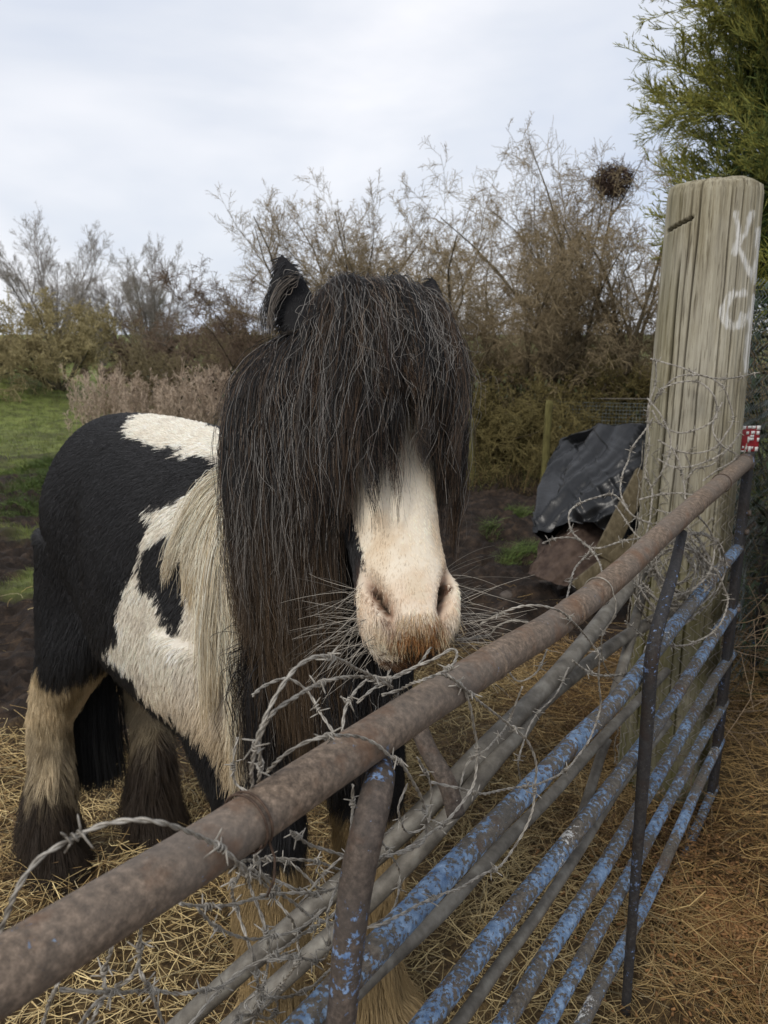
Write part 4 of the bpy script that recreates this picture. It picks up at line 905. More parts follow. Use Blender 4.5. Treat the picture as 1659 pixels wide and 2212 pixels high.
for i in range(14):
    a = np.linspace(rng.uniform(0, 6), rng.uniform(0, 6) + 7.2, 12); cx, cy = 1470 + rng.normal(0, 14), 1225 + rng.normal(0, 22); rx, ry = rng.uniform(45, 85), rng.uniform(50, 95); sk = rng.uniform(-.4, .4)
    wire('coil of barbed wire heaped between the far brace and the wooden post', [(cx + rx * math.cos(q) + sk * ry * math.sin(q), cy + ry * math.sin(q), 2.02 + .10 * math.sin(q + i)) for q in a], 'd', r=.0013, barbs=.085, jit=.02, group='coils of barbed wire heaped by the post')
EX = [([(1180, 1400), (1160, 1450), (1120, 1470), (1095, 1440), (1110, 1400), (1150, 1395)], 'small barbed wire curl under the middle of the top rail'), ([(1330, 1330), (1300, 1380), (1310, 1450), (1360, 1480), (1400, 1440), (1390, 1380), (1350, 1340)], 'barbed wire ring between the top rail and the second bar'),
 ([(900, 1640), (930, 1700), (925, 1780), (880, 1800), (860, 1750), (880, 1690)], 'barbed wire loop hanging right of the near brace'), ([(1130, 1480), (1100, 1560), (1060, 1610), (1010, 1650), (985, 1730)], 'thin barbed wire slanting along the grey hurdle tube'),
 ([(640, 1960), (690, 1900), (740, 1850), (800, 1830), (850, 1790)], 'barbed wire rising behind the near brace'), ([(430, 1960), (480, 2010), (560, 2030), (640, 2010), (700, 1960)], 'drooping barbed wire in front of the pony foreleg'), ([(760, 1740), (800, 1790), (860, 1880), (850, 1960), (790, 2010)], 'barbed wire crossing right behind the near brace'),
 ([(1230, 1440), (1200, 1500), (1150, 1560), (1120, 1640), (1130, 1700)], 'thin barbed wire dangling above the second bar')]
for g, lb in EX: wire(lb, g, off=-.05, r=.0009, barbs=.09, jit=.015, group='tangle of barbed wire below the top rail')
EP = [([(1420, 990, 2.2), (1460, 1010, 2.16), (1520, 1000, 2.15), (1570, 970, 2.16), (1600, 930, 2.25)], 'barbed wire slung across the post under the rings'), ([(1400, 860, 2.25), (1430, 900, 2.18), (1450, 960, 2.16), (1430, 1020, 2.16), (1400, 1060, 2.2)], 'barbed wire bow on the left side of the post'),
 ([(1560, 870, 2.19), (1540, 920, 2.15), (1555, 960, 2.15), (1590, 985, 2.2), (1560, 1010, 2.15), (1520, 1040, 2.12)], 'kinked bright wire on the right side of the post'), ([(1420, 1100, 2.12), (1470, 1120, 2.08), (1500, 1180, 2.02), (1480, 1250, 1.98), (1430, 1260, 1.98)], 'barbed wire hook below the far end of the rail'),
 ([(1330, 1090, 2.1), (1370, 1150, 2.06), (1420, 1200, 2.04), (1460, 1290, 2.02)], 'barbed wire slanting behind the far brace')]
for g, lb in EP: wire(lb, g, 'd', r=.0013, barbs=.09, jit=.006, group='barbed wire round the wooden post', twist=.03)
# galvanised chain link stapled round the post
cl = []
for k in range(16):
    a0 = -3.3 + k * .22; z_ = np.arange(.05, 1.22 - .10 * (k % 3) + (.12 if k < 5 else 0), .027)[:44]; s = np.where(np.arange(len(z_)) % 2 == 0, -1, 1)
    z_ = np.pad(z_, (0, 44 - len(z_)), mode='edge'); s = np.pad(s, (0, 44 - len(s)), mode='edge')
    th_ = a0 + s * .105 + rng.normal(0, .012, 44); rr_ = np.interp(z_, [0, 1.2, 1.9], [.158, .148, .139]) + .0025 * s + .012 * np.abs(rng.normal(0, .4, 44)); cl.append(np.stack([PC[0] + np.cos(th_) * rr_, PC[1] + np.sin(th_) * rr_, z_ + rng.normal(0, .004, 44)], -1))
cl = np.array(cl); cl += (fbm(cl * 7, 2, 91)[..., None] - .5) * .015
v, f, _ = strands(cl, np.full(cl.shape[:2], .0016), 5)
tag(np_mesh('chain_link_wrap', v, f, M['wire']), 'grey chain link mesh wrapped round the lower half of the wooden post', 'wire mesh')

# chain link fence running back from the post
FA = np.array([1.13, 2.50]); FD = nrm([.58, .85])
cf = []; K = 66
for k in range(52):
    z_ = np.linspace(.02, 1.72, K); s = np.where(np.arange(K) % 2 == 0, -1, 1); u = k * .045 + s * .0225 + rng.normal(0, .0022, K)
    nn = s * .003 + (fbm(np.stack([u * 2, z_ * 2, 0 * u], -1), 2, 93) - .5) * .10
    cf.append(np.stack([FA[0] + FD[0] * u + FD[1] * nn, FA[1] + FD[1] * u - FD[0] * nn, z_], -1))
t = NT('fence_wire'); t.set(t.ramp(t.noise(25, 3, .6, t.obj()), [(.35, (.07, .085, .08)), (.6, (.19, .215, .205)), (.75, (.34, .35, .33))]), .5, .4, .4); M['fence_wire'] = t.m
cf = np.array(cf); v, f, _ = strands(cf, np.full(cf.shape[:2], .0016), 5)
fence = empty('chain_link_fence', (FA[0], FA[1], 0), 'dark green chain link fence running back from the wooden post', 'fence')
np_mesh('wire_mesh', v, f, M['fence_wire'], fence)
for u in (1.0, 2.2):
    q = FA + FD * u + np.array([FD[1], -FD[0]]) * .03; np_mesh('fence_post', *tube(np.array([[q[0], q[1], -.05], [q[0], q[1], 1.0], [q[0], q[1], 1.75]]), .02, 12)[:2], M['dark_iron'], fence)
tw = np.array([[FA[0] + FD[0] * u, FA[1] + FD[1] * u, 1.24 + .02 * math.sin(u * 9)] for u in np.linspace(-.05, 2.3, 60)])
np_mesh('line_wire', *tube(tw, .0018, 6)[:2], M['wire'], fence)

# red and white sign behind the fence
t = NT('sign_red'); t.set(t.ramp(t.noise(60, 4, .6, t.obj()), [(.35, (.20, .012, .018)), (.7, (.34, .025, .03))]), .45, None, .4); M['sign_red'] = t.m
t = NT('sign_white'); t.set((.72, .71, .68), .5, None, .4); M['sign_white'] = t.m
sg0 = P(1621, 948, 2.52); sX = nrm(np.array([.86, .5, 0])); sX = nrm(np.array([1, .15, 0])); sY = Z3; sN = nrm(np.cross(sX, sY)); sN = sN if sN[1] < 0 else -sN
sign = empty('warning_sign', tuple(sg0), 'small red and white sign tied to the fence above the gate end', 'sign')
Rs = np.stack([sX, sN, sY], 1)
bevel(np_mesh('plate', *box(sg0, (.062, .003, .084), Rs)[:2], M['sign_red'], sign, smooth_sh=False), .001)
wp_ = []
for (x0, y0, x1, y1) in ((-.031, .033, -.022, .042), (-.014, .035, -.002, .042), (.002, .034, .012, .042), (.018, .030, .029, .042), (-.018, .016, -.010, .024), (.000, .016, .011, .025), (.019, .014, .028, .024), (-.002, .006, .009, .012), (-.004, -.004, .009, .003), (-.011, -.010, -.006, .006),
                         (-.028, -.030, -.022, -.024), (-.014, -.034, -.010, -.024), (-.005, -.042, .003, -.026), (.006, -.033, .011, -.026), (.019, -.040, .028, -.028), (-.029, -.042, -.015, -.038), (.023, -.008, .029, .002)):
    c_ = sg0 + sX * (x0 + x1) / 2 + sY * (y0 + y1) / 2 + sN * .0024; wp_.append(box(c_, ((x1 - x0) * 1.2, .0012, (y1 - y0) * 1.2), Rs))
v, f, _ = merge(wp_); np_mesh('lettering', v, f, M['sign_white'], sign, smooth_sh=False)
# ------------------------------------------------------------------ covered heap behind the post
def sheet(cols, nu, nv, fold, seed, thick, depth, mat, name, parent=None):
    cs = np.array([catmull([P(*q) for q in c], nv) for c in cols]); g = np.stack([catmull(cs[:, j], nu) for j in range(nv)], 1)   # nu, nv
    uu, vv = np.meshgrid(np.linspace(0, 1, nu), np.linspace(0, 1, nv), indexing='ij')
    n_ = nrm(np.cross(np.gradient(g, axis=0), np.gradient(g, axis=1))); n_ = np.where((n_ @ FWD)[..., None] > 0, -n_, n_)
    fo = np.abs(fbm(np.stack([uu * 5 + vv * 2.6, vv * .8, 0 * uu], -1), 3, seed) - .5) * 2 + .35 * np.abs(fbm(np.stack([uu * 11 - vv * 6, vv * 3, 0 * uu + 2], -1), 2, seed + 3) - .5)
    g = g + n_ * ((.55 - fo) * fold * (.35 + vv))[..., None]
    edge = np.minimum(np.minimum(uu, 1 - uu), np.minimum(vv, 1 - vv)); back = g + FWD * np.array([1, 1, .0]) * depth * smooth(0, .35, edge)[..., None] + FWD * thick
    back[..., 2] = np.minimum(back[..., 2], g[..., 2] + .02)
    V = np.concatenate([g.reshape(-1, 3), back.reshape(-1, 3)]); i = np.arange(nu * nv).reshape(nu, nv); m = nu * nv
    q = [np.stack([i[:-1, :-1], i[1:, :-1], i[1:, 1:], i[:-1, 1:]], -1).reshape(-1, 4)]; q.append(q[0][:, ::-1] + m)
    b = np.concatenate([i[0, :], i[1:, -1], i[-1, -2::-1], i[-2:0:-1, 0]]); bn_ = np.roll(b, -1); q.append(np.stack([bn_, b, b + m, bn_ + m], -1))
    return np_mesh(name, V, q, mat, parent)
t = NT('tarpaulin'); o_ = t.obj(); t.set(t.ramp(t.noise(12, 5, .6, o_), [(.35, (.006, .0063, .007)), (.6, (.010, .0105, .0115)), (.8, (.022, .023, .025))]), .36, None, .4)
t.bump(t.noise(14, 4, .6, o_, .4), .35, .012); M['tarpaulin'] = t.m
t = NT('brown_cloth'); o_ = t.obj(); t.set(t.ramp(t.noise(16, 4, .6, o_), [(.35, (.04, .026, .02)), (.65, (.095, .066, .05))]), .8, None, .2); t.bump(t.noise(30, 4, .6, o_), .4, .01); M['brown_cloth'] = t.m
o = sheet([[(1300, 930, 5.3), (1272, 985, 5.1), (1240, 1085, 4.9), (1185, 1160, 4.8)], [(1290, 920, 5.05), (1256, 1000, 4.85), (1226, 1090, 4.7), (1172, 1166, 4.62)], [(1312, 918, 4.72), (1292, 1000, 4.62), (1266, 1080, 4.5), (1246, 1136, 4.46)],
   [(1350, 918, 4.6), (1345, 1000, 4.5), (1320, 1085, 4.4), (1285, 1146, 4.36)], [(1410, 922, 4.56), (1406, 1010, 4.46), (1385, 1070, 4.4), (1340, 1166, 4.34)], [(1480, 930, 4.6), (1480, 1020, 4.6), (1460, 1090, 4.5), (1420, 1190, 4.5)]], 130, 110, .20, 51, .02, .55, M['tarpaulin'], 'tarpaulin')
tag(o, 'creased black tarpaulin draped over a heap behind the wooden post', 'tarpaulin')
o = sheet([[(1215, 1130, 4.75), (1188, 1180, 4.65), (1160, 1225, 4.55), (1140, 1246, 4.5)], [(1250, 1120, 4.55), (1225, 1180, 4.45), (1205, 1235, 4.4), (1195, 1262, 4.38)], [(1300, 1130, 4.5), (1280, 1190, 4.4), (1262, 1240, 4.34), (1250, 1272, 4.3)], [(1350, 1130, 4.5), (1335, 1190, 4.4), (1310, 1240, 4.34), (1300, 1280, 4.3)]], 60, 40, .07, 63, .02, .4, M['brown_cloth'], 'ground_sheet')
tag(o, 'muddy brown cloth hanging out below the black tarpaulin', 'cloth')
t = NT('plank'); o_ = t.obj((1, 1, .3)); t.set(t.ramp(t.noise(40, 5, .65, o_), [(.3, (.055, .043, .024)), (.55, (.115, .092, .055)), (.75, (.18, .15, .10))]), .85, None, .2); t.bump(t.noise(70, 4, .6, o_), .4, .004); M['plank'] = t.m
for lb, a, b, w, h in (('upper pale timber plank leaning against the tarpaulin heap', P(1392, 1022, 4.2), P(1300, 1205, 4.0), .10, .03), ('lower muddy timber plank leaning under the tarpaulin heap', P(1440, 1120, 4.0), P(1244, 1272, 4.02), .085, .035)):
    d = b - a; ln = np.linalg.norm(d); X = d / ln; Y = nrm(np.cross(X, -FWD)); Zn = np.cross(X, Y)
    tag(bevel(np_mesh('plank', *box((a + b) / 2, (ln, w, h), np.stack([X, Y, Zn], 1))[:2], M['plank'], smooth_sh=False), .004), lb, 'plank', 'timber planks by the tarpaulin')
# thin mossy stake and welded mesh panel in front of the hedge
t = NT('mossy_wood'); o_ = t.obj((1, 1, .2)); t.set(t.ramp(t.noise(30, 5, .6, o_), [(.3, (.06, .052, .02)), (.6, (.15, .135, .05)), (.8, (.22, .19, .1))]), .9, None, .15); t.bump(t.noise(60, 4, .6, o_), .5, .005); M['mossy_wood'] = t.m
b = G(1173, 1062); hh = np.linspace(0, 1, 24)[:, None]
pth = np.array([b[0], b[1], -.05]) + hh * np.array([.02, 0, .95]); v, f, _ = tube(pth, np.r_[np.full(23, .036), .03], 14)
tag(np_mesh('fence_stake', v, f, M['mossy_wood']), 'thin mossy green wooden stake standing before the bramble hedge', 'stake')
b2 = G(1020, 1052); pth = np.array([b2[0], b2[1], -.05]) + hh * np.array([-.03, 0, .75]); v, f, _ = tube(pth, .03, 12)
tag(np_mesh('fence_stake', v, f, M['mossy_wood']), 'short brown stake beside the pony at the foot of the hedge', 'stake')
a0, a1 = PY(1200, 925, 8.6), PY(1440, 925, 8.3); tz = PY(1200, 868, 8.6)[2]
pts_h = [np.stack([np.linspace(a0[0], a1[0], 2), np.linspace(a0[1], a1[1], 2), np.full(2, z_)], -1) for z_ in np.linspace(a0[2] - .25, tz, 15)]
pts_v = [np.array([a0 + (a1 - a0) * u, a0 + (a1 - a0) * u]) for u in np.linspace(0, 1, 34)]
for p in pts_v: p[0, 2] = a0[2] - .25; p[1, 2] = tz
v, f, _ = strands(np.array(pts_h + pts_v), .0026, 4)
tag(np_mesh('welded_mesh_panel', v, f, M['fence_wire']), 'grey welded wire mesh panel in front of the hedge behind the tarpaulin', 'mesh panel')
c0, c1 = PY(1278, 861, 8.45), PY(1460, 862, 8.3)
v, f, _ = tube(np.array([c0, (c0 + c1) / 2, c1]), .006, 10); tag(np_mesh('pole', v, f, M['galvanised']), 'thin pale pole lying level in the hedge above the mesh panel', 'pole')
# clods and stones on the mud
st_ = NT('stone'); st_.set(st_.ramp(st_.noise(30, 4, .6, st_.obj()), [(.3, (.05, .04, .032)), (.7, (.12, .10, .085))]), .9, None, .2); M['stone'] = st_.m
def stone(px, py, r, lb):
    c_ = G(px, py); n1, n2 = 12, 16; V = []
    for i in range(n1 + 1):
        for j in range(n2):
            a, b_ = PI * i / n1, 2 * PI * j / n2; V.append((math.sin(a) * math.cos(b_), math.sin(a) * math.sin(b_), math.cos(a) * .6))
    V = np.array(V); V = V * (.75 + .5 * fbm(V * 1.6 + px, 3, 88)[:, None]) * r + c_ + [0, 0, r * .25]; i_ = np.arange((n1 + 1) * n2).reshape(n1 + 1, n2); q = np.roll(i_, -1, 1)
    return tag(np_mesh('stone', V, [np.stack([i_[:-1], i_[1:], q[1:], q[:-1]], -1).reshape(-1, 4)], M['stone']), lb, 'stone', 'stones on the mud')
stone(1172, 1268, .05, 'brown stone lying left of the foot of the planks'); stone(1225, 1278, .06, 'largest flat stone at the foot of the brown cloth'); stone(1095, 1290, .045, 'dark stone on the open mud right of the muzzle')
# ------------------------------------------------------------------ trees, bushes, hedges
def sprout(par, prad, plen, nch, t0, t1, ang, ratio, K, up, wig, rng, rr=.46, droop=0.0):
    N, Kp, _ = par.shape; m = N * nch; pi = np.repeat(np.arange(N), nch)
    t = rng.uniform(t0, t1, m); y = t * (Kp - 1); j = np.clip(y.astype(int), 0, Kp - 2); h = (y - j)[:, None]
    base = par[pi, j] * (1 - h) + par[pi, j + 1] * h; tan = nrm(par[pi, j + 1] - par[pi, j]); r0 = (prad[pi, j] * (1 - h[:, 0]) + prad[pi, j + 1] * h[:, 0]) * rr
    per = nrm(np.cross(tan, rng.normal(0, 1, (m, 3)))); a = np.radians(rng.normal(ang, ang * .3, m))[:, None]
    d = nrm(tan * np.cos(a) + per * np.sin(a) + np.array([0, 0, up])); ln = plen[pi] * ratio * (1.15 - .6 * t) * rng.uniform(.55, 1.25, m)
    return grow(base, d, ln, r0, K, wig, rng, droop) + (ln,)
def grow(base, d, ln, r0, K, wig, rng, droop=0.0):
    m = len(base); pts = np.empty((m, K, 3)); pts[:, 0] = base; dd = d.copy(); st = (ln / (K - 1))[:, None]; drift = rng.normal(0, wig * .5, (m, 3))
    for k in range(1, K):
        dd = nrm(dd + rng.normal(0, wig, (m, 3)) + drift - np.array([0, 0, droop])); pts[:, k] = pts[:, k - 1] + dd * st
    rad = r0[:, None] * np.linspace(1, .12, K)[None]; return pts, np.maximum(rad, .0007)
def bare_tree(name, label, cat, group, base, height, stems, lean, spec, cols, r0, seed, K0=9, wig0=.09, minr=.001, up0=.0, start=.25, spreadx=0.0):
    r_ = np.random.default_rng(seed); base = np.asarray(base, float)
    az = r_.uniform(0, 2 * PI, stems); inc = np.radians(np.abs(r_.normal(lean, lean * .45, stems)))
    d = np.stack([np.sin(inc) * np.cos(az), np.sin(inc) * np.sin(az), np.cos(inc)], -1)
    b = base + np.stack([np.cos(az), np.sin(az), 0 * az], -1) * (r0 * .8 if stems > 1 else 0) + r_.uniform(-spreadx, spreadx, (stems, 1)) * np.array([1, .3, 0]); ln = height * r_.uniform(.72, 1.0, stems) / np.cos(inc * .8)
    p, r = grow(b, d, ln, np.full(stems, r0) * r_.uniform(.6, 1, stems), K0, wig0, r_)
    lv = [(p, r, ln)]
    for (nch, ang, ratio, K, up, wig, dr) in spec:
        q = sprout(lv[-1][0], lv[-1][1], lv[-1][2], nch, start if len(lv) == 1 else .15, 1.0, ang, ratio, K, up, wig, r_, droop=dr); lv.append((q[0], np.maximum(q[1], minr * .35), q[2]))
    T = empty(name, tuple(base), label, cat, group); parts = []; cr = []
    for k, (p, r, _) in enumerate(lv):
        r = np.maximum(r, minr); n = len(p); c = np.array(cols[min(k, len(cols) - 1)]); cc = c[0] + (c[1] - c[0]) * r_.random((n, 1)) * .8 + (c[1] - c[0]) * .4 * (fbm(p[:, 0] * 1.3, 2, 7)[:, None] - .5)
        (parts if k < 1 else cr).append(strands(p, r, 6 if k == 0 else (4 if k == 1 else 3), False, np.clip(cc, .004, 1)))
    v, f, c = merge(parts); np_mesh('trunk', v, f, M['twig'], T, {'tint': c})
    v, f, c = merge(cr); np_mesh('crown', v, f, M['twig'], T, {'tint': c})
    return T, lv
GREY = [((.15, .13, .11), (.22, .195, .165)), ((.20, .178, .155), (.29, .26, .23)), ((.27, .24, .215), (.40, .365, .33))]
MOSS = [((.08, .07, .045), (.14, .12, .07)), ((.20, .17, .09), (.30, .25, .135)), ((.28, .235, .12), (.42, .35, .18))]
OLIVE = [((.06, .052, .034), (.12, .10, .06)), ((.12, .10, .058), (.19, .155, .09)), ((.17, .14, .08), (.27, .22, .125))]
BROWNB = [((.05, .04, .03), (.10, .08, .06)), ((.09, .066, .048), (.15, .112, .08)), ((.135, .096, .068), (.22, .16, .112))]
HAW = [((.075, .062, .042), (.14, .115, .075)), ((.16, .128, .08), (.25, .20, .125)), ((.235, .185, .112), (.37, .29, .175))]
def gz(p): return np.array([p[0], p[1], float(ground_z(np.array([p[0]]), np.array([p[1]]))[0]) - .05])
def at(px, Y): q = PY(px, 900, Y); return gz(q)
# far row of bare trees on the left
for lb, px, Y, top, st, lean, seed, w in (('tall bare fan shaped tree far left, the highest on the skyline', 128, 40, 512, 11, 23, 1, 1.0), ('bare tree cut by the left edge of the picture', -25, 38, 565, 8, 20, 2, .8), ('rounded bare tree with many upright stems behind the brown thicket', 335, 38, 568, 13, 22, 3, 1.0),
                                      ('small dark bare tree between the two tall fan shaped trees', 232, 37, 630, 7, 18, 4, .9)):
    h = PY(px, top, Y)[2]
    bare_tree('bare_tree', lb, 'tree', 'bare trees on the far skyline', at(px, Y), h * 1.0, st, lean, [(14, 29, .42, 8, .20, .035, 0), (11, 32, .46, 6, .18, .06, 0), (8, 36, .5, 4, .15, .10, 0)], GREY, .085, 100 + seed, 10, .03, .0045, start=.2)
# mid distance bushes
def bush(label, px, Y, top, stems, lean, cols, seed, spec=None, cat='bush', name='bush', group='bushes along the far hedge', r0=.05, minr=.004, spread=0.0, wig0=.12, start=.08):
    h = PY(px, top, Y)[2]
    spec = spec or [(13, 42, .50, 6, .15, .14, .0), (11, 45, .50, 5, .05, .18, 0), (8, 50, .50, 4, .0, .22, 0)]
    return bare_tree(name, label, cat, group, at(px, Y), h, stems, lean, spec, cols, r0, seed, 8, wig0, minr, start=start, spreadx=spread)
bush('yellow olive mossy bush with forked trunk beside the grass mound', 135, 16.5, 690, 11, 30, MOSS, 211, r0=.05, minr=.0055, start=.3)
bush('dark olive shrub at the left edge behind the mound', 0, 25, 735, 7, 26, BROWNB, 202, spread=.6, minr=.007)
bush('olive brown thicket right of the mossy bush', 245, 24, 772, 10, 36, BROWNB, 204, spread=2.0, minr=.006)
bush('brown thicket below the rounded bare tree', 330, 25, 765, 10, 38, BROWNB, 205, spread=2.0, minr=.006)
bush('reddish brown leggy shrub just left of the pony ear', 470, 18, 640, 6, 24, BROWNB, 206, minr=.0045)
bush('rounded olive shrub touching the pony mane', 505, 14, 690, 9, 36, OLIVE, 207, spread=.6, minr=.004)
bush('low olive shrub behind the dead weeds', 430, 17, 770, 9, 42, OLIVE, 208, spread=1.2, minr=.0045)
bush('bare twiggy shrub rising behind the pony right ear', 548, 13, 560, 4, 14, BROWNB, 209, minr=.003, r0=.03)
# trees above and right of the pony's head
S4 = [(13, 36, .44, 7, .24, .10, .0), (10, 40, .44, 6, .16, .13, .0), (9, 44, .44, 5, .08, .16, .01)]
for lb, px, Y, top, st, lean, cols, seed, r0, mr in (('bare tree with reddish twig clumps rising above the pony head', 735, 13, 395, 9, 23, HAW, 301, .07, .0024),
     ('second bare tree rising right of the reddish one behind the pony', 850, 13.5, 430, 6, 17, HAW, 302, .06, .0024), ('grey twiggy tree in the gap between the pony head tree and the hawthorn', 960, 12, 480, 6, 18, HAW, 303, .05, .0023),
     ('bare tree hidden behind the pony forelock', 650, 13, 470, 8, 22, HAW, 306, .05, .0024)):
    bush(lb, px, Y, top, st, lean, cols, seed, S4, 'tree', 'bare_tree', 'bare trees behind the pony', r0, mr, start=.18)
S5 = [(16, 40, .42, 8, .16, .12, .01), (11, 44, .44, 7, .08, .16, .02), (9, 50, .46, 5, .0, .20, .03)]
HAWT, _ = bush('largest tangled hawthorn with arching twigs left of the wooden post', 1265, 9.6, 300, 14, 21, HAW, 304, S5, 'tree', 'hawthorn_tree', 'hawthorns behind the tarpaulin', .05, .0022, .5, start=.12)
bush('smaller hawthorn crowding the largest one on its left side', 1090, 9.9, 470, 8, 24, HAW, 305, S5, 'tree', 'hawthorn_tree', 'hawthorns behind the tarpaulin', .055, .0024, .35, start=.1)
bush('hawthorn stems right behind the wooden post', 1410, 9.8, 330, 9, 20, HAW, 307, S5, 'tree', 'hawthorn_tree', 'hawthorns behind the tarpaulin', .055, .0024, .3, start=.1)
# bramble hedge under them
def hedge_shade_leaves(T, px, Y, top, seed, wide=.75):  # dark leaf clumps added inside the hedge to block light and darken its interior
    r_ = np.random.default_rng(seed + 900); n = 3800; b = at(px, Y); h = max(.3, PY(px, top, Y)[2]); c_ = b + r_.normal(0, 1, (n, 3)) * np.array([wide, .3, 0]); c_[:, 2] = b[2] + h * .92 * r_.random(n) ** 1.3
    d = nrm(r_.normal(0, 1, (n, 3))); t_ = np.linspace(0, 1, 4)[None, :, None]; lp = c_[:, None] + d[:, None] * t_ * r_.uniform(.03, .075, (n, 1, 1)) * Y / 9 + np.array([0, 0, -1]) * t_ * t_ * .02
    col = np.where(r_.random((n, 1)) < .55, np.array([.05, .036, .02]), np.array([.045, .05, .018])) * r_.uniform(.5, 1.5, (n, 1))
    v, f, c = strands(lp, np.array([.003, .014, .012, .001])[None] * Y / 9 * np.ones((n, 1)), 2, False, col); np_mesh('leaves', v, f, M['leaf'], T, {'tint': c})
S6 = [(14, 55, .55, 7, -.02, .20, .04), (10, 55, .55, 6, -.05, .24, .06), (6, 60, .5, 4, 0, .3, .04)]
BRAM = [((.06, .048, .03), (.11, .088, .05)), ((.085, .072, .032), (.16, .13, .055)), ((.12, .10, .038), (.23, .185, .075))]
for lb, px, Y, top, seed in (('brown bramble hedge close beside the pony forelock', 1040, 8.9, 800, 401), ('olive bramble hedge behind the mossy stake', 1150, 9.0, 770, 402), ('dark bramble hedge behind the welded mesh panel', 1275, 9.2, 780, 403), ('bramble hedge partly hidden by the wooden post', 1400, 9.1, 770, 404),
                             ('far bramble hedge hidden by the pony head', 900, 9.6, 800, 405), ('bramble hedge behind the pony mane', 740, 10.5, 760, 406)):
    T_, lv_ = bush(lb, px, Y, top, 16, 30, BRAM, seed, S6, 'hedge', 'bramble_hedge', 'bramble hedge along the back of the paddock', .016, .0026, .55, .16, .03)
    hedge_shade_leaves(T_, px, Y, top, seed)
bush('long brown thicket filling the gap left of the pony ear', 520, 20, 735, 16, 36, BROWNB, 209 + 3, spread=2.4, minr=.006)
for lb, px, seed in (('dense brown hedge far behind the hawthorns', 1230, 421), ('dense brown hedge behind the grey twiggy tree', 980, 422), ('dense brown hedge behind the reddish tree', 730, 423), ('dense brown hedge behind the wooden post', 1480, 424)):
    T_, lv_ = bush(lb, px, 12.5, 765, 18, 36, HAW, seed, None, 'hedge', 'thorn_hedge', 'thorn hedge at the back of the paddock', .03, .0042, 1.1, .12, .05)
    hedge_shade_leaves(T_, px, 12.5, 770, seed, 1.3)
for lb, px, Y, seed in (('far brown hedge on the skyline behind the mossy bush', 90, 42, 431), ('far brown hedge on the skyline behind the rounded bare tree', 300, 42, 432), ('far brown hedge on the skyline behind the reddish shrub', 480, 42, 433)):
    bush(lb, px, Y, 718, 20, 32, BROWNB, seed, None, 'hedge', 'thorn_hedge', 'thorn hedge on the skyline', .05, .012, 4.0, .12, .05)
# a twig nest in the largest hawthorn
nc = PY(1325, 392, 9.5); rr_ = np.random.default_rng(55); n = 330
d = nrm(rr_.normal(0, 1, (n, 3))); tdir = nrm(np.cross(d, rr_.normal(0, 1, (n, 3)))); c_ = nc + d * np.array([.20, .16, .15]) * (rr_.uniform(.1, 1, (n, 1)) ** .5 + (rr_.random((n, 1)) < .3) * .35) * (.7 + .6 * vnoise(d * 1.7, 4)[:, None])
t_ = np.linspace(-.5, .5, 4)[None, :, None]; pts = c_[:, None] + tdir[:, None] * t_ * rr_.uniform(.15, .4, (n, 1, 1)) * 1.15 - d[:, None] * t_ * t_ * .10
v, f, c = strands(pts, .0035, 3, False, np.array([.085, .058, .045]) * rr_.uniform(.5, 1.4, (n, 1)))
lim = catmull([PY(1290, 700, 9.6), PY(1300, 560, 9.55), PY(1318, 470, 9.5), PY(1330, 400, 9.5), PY(1350, 330, 9.5)], 20); lim2 = catmull([PY(1318, 470, 9.5), PY(1345, 430, 9.5), PY(1375, 370, 9.5), PY(1400, 320, 9.5)], 14)
vl, fl, _ = merge([tube(lim, np.linspace(.022, .004, 20), 6), tube(lim2, np.linspace(.012, .003, 14), 6)]); np_mesh('limb', vl, fl, M['twig'], HAWT, {'tint': np.tile([.085, .07, .048], (len(vl), 1))})
tag(np_mesh('bird_nest', v, f, M['twig'], None, {'tint': c}), 'dark round twig nest high in the largest hawthorn', 'nest')
# dead beige weeds behind the pony's back
def weeds(n, x0, x1, y0, y1, h):
    r_ = np.random.default_rng(66); x = r_.uniform(x0, x1, n); y = r_.uniform(y0, y1, n); b = np.stack([x, y, ground_z(x, y) - .03], -1)
    hh = h * r_.uniform(.55, 1.1, n) * (.75 + .5 * vnoise(np.stack([x * 1.5, y * 1.5, 0 * x], -1), 3)); d = nrm(np.stack([r_.normal(0, .16, n), r_.normal(0, .16, n), np.ones(n)], -1))
    p, r = grow(b, d, hh, np.full(n, .0034), 7, .05, r_); q, rq, _ = sprout(p, r, hh, 12, .35, 1.0, 26, .24, 4, .25, .12, r_); q2, rq2, _ = sprout(q, rq, hh.repeat(12) * .24, 4, .2, 1., 30, .4, 3, .2, .15, r_)
    W = np.array([.47, .37, .28])
    return merge([strands(p, r, 3, False, W * r_.uniform(.5, .9, (n, 1))), strands(q, np.maximum(rq, .003), 3, False, W * r_.uniform(.6, 1.2, (len(q), 1))), strands(q2, np.full((len(q2), 3), .0036), 3, False, W * r_.uniform(.7, 1.35, (len(q2), 1)))])
v, f, c = weeds(340, -4.5, -1.9, 10.8, 12.6, .88)
tag(np_mesh('dead_weeds', v, f, M['twig'], None, {'tint': c}), 'stand of dead beige dock stems behind the pony back', 'dead weeds', kind='stuff')
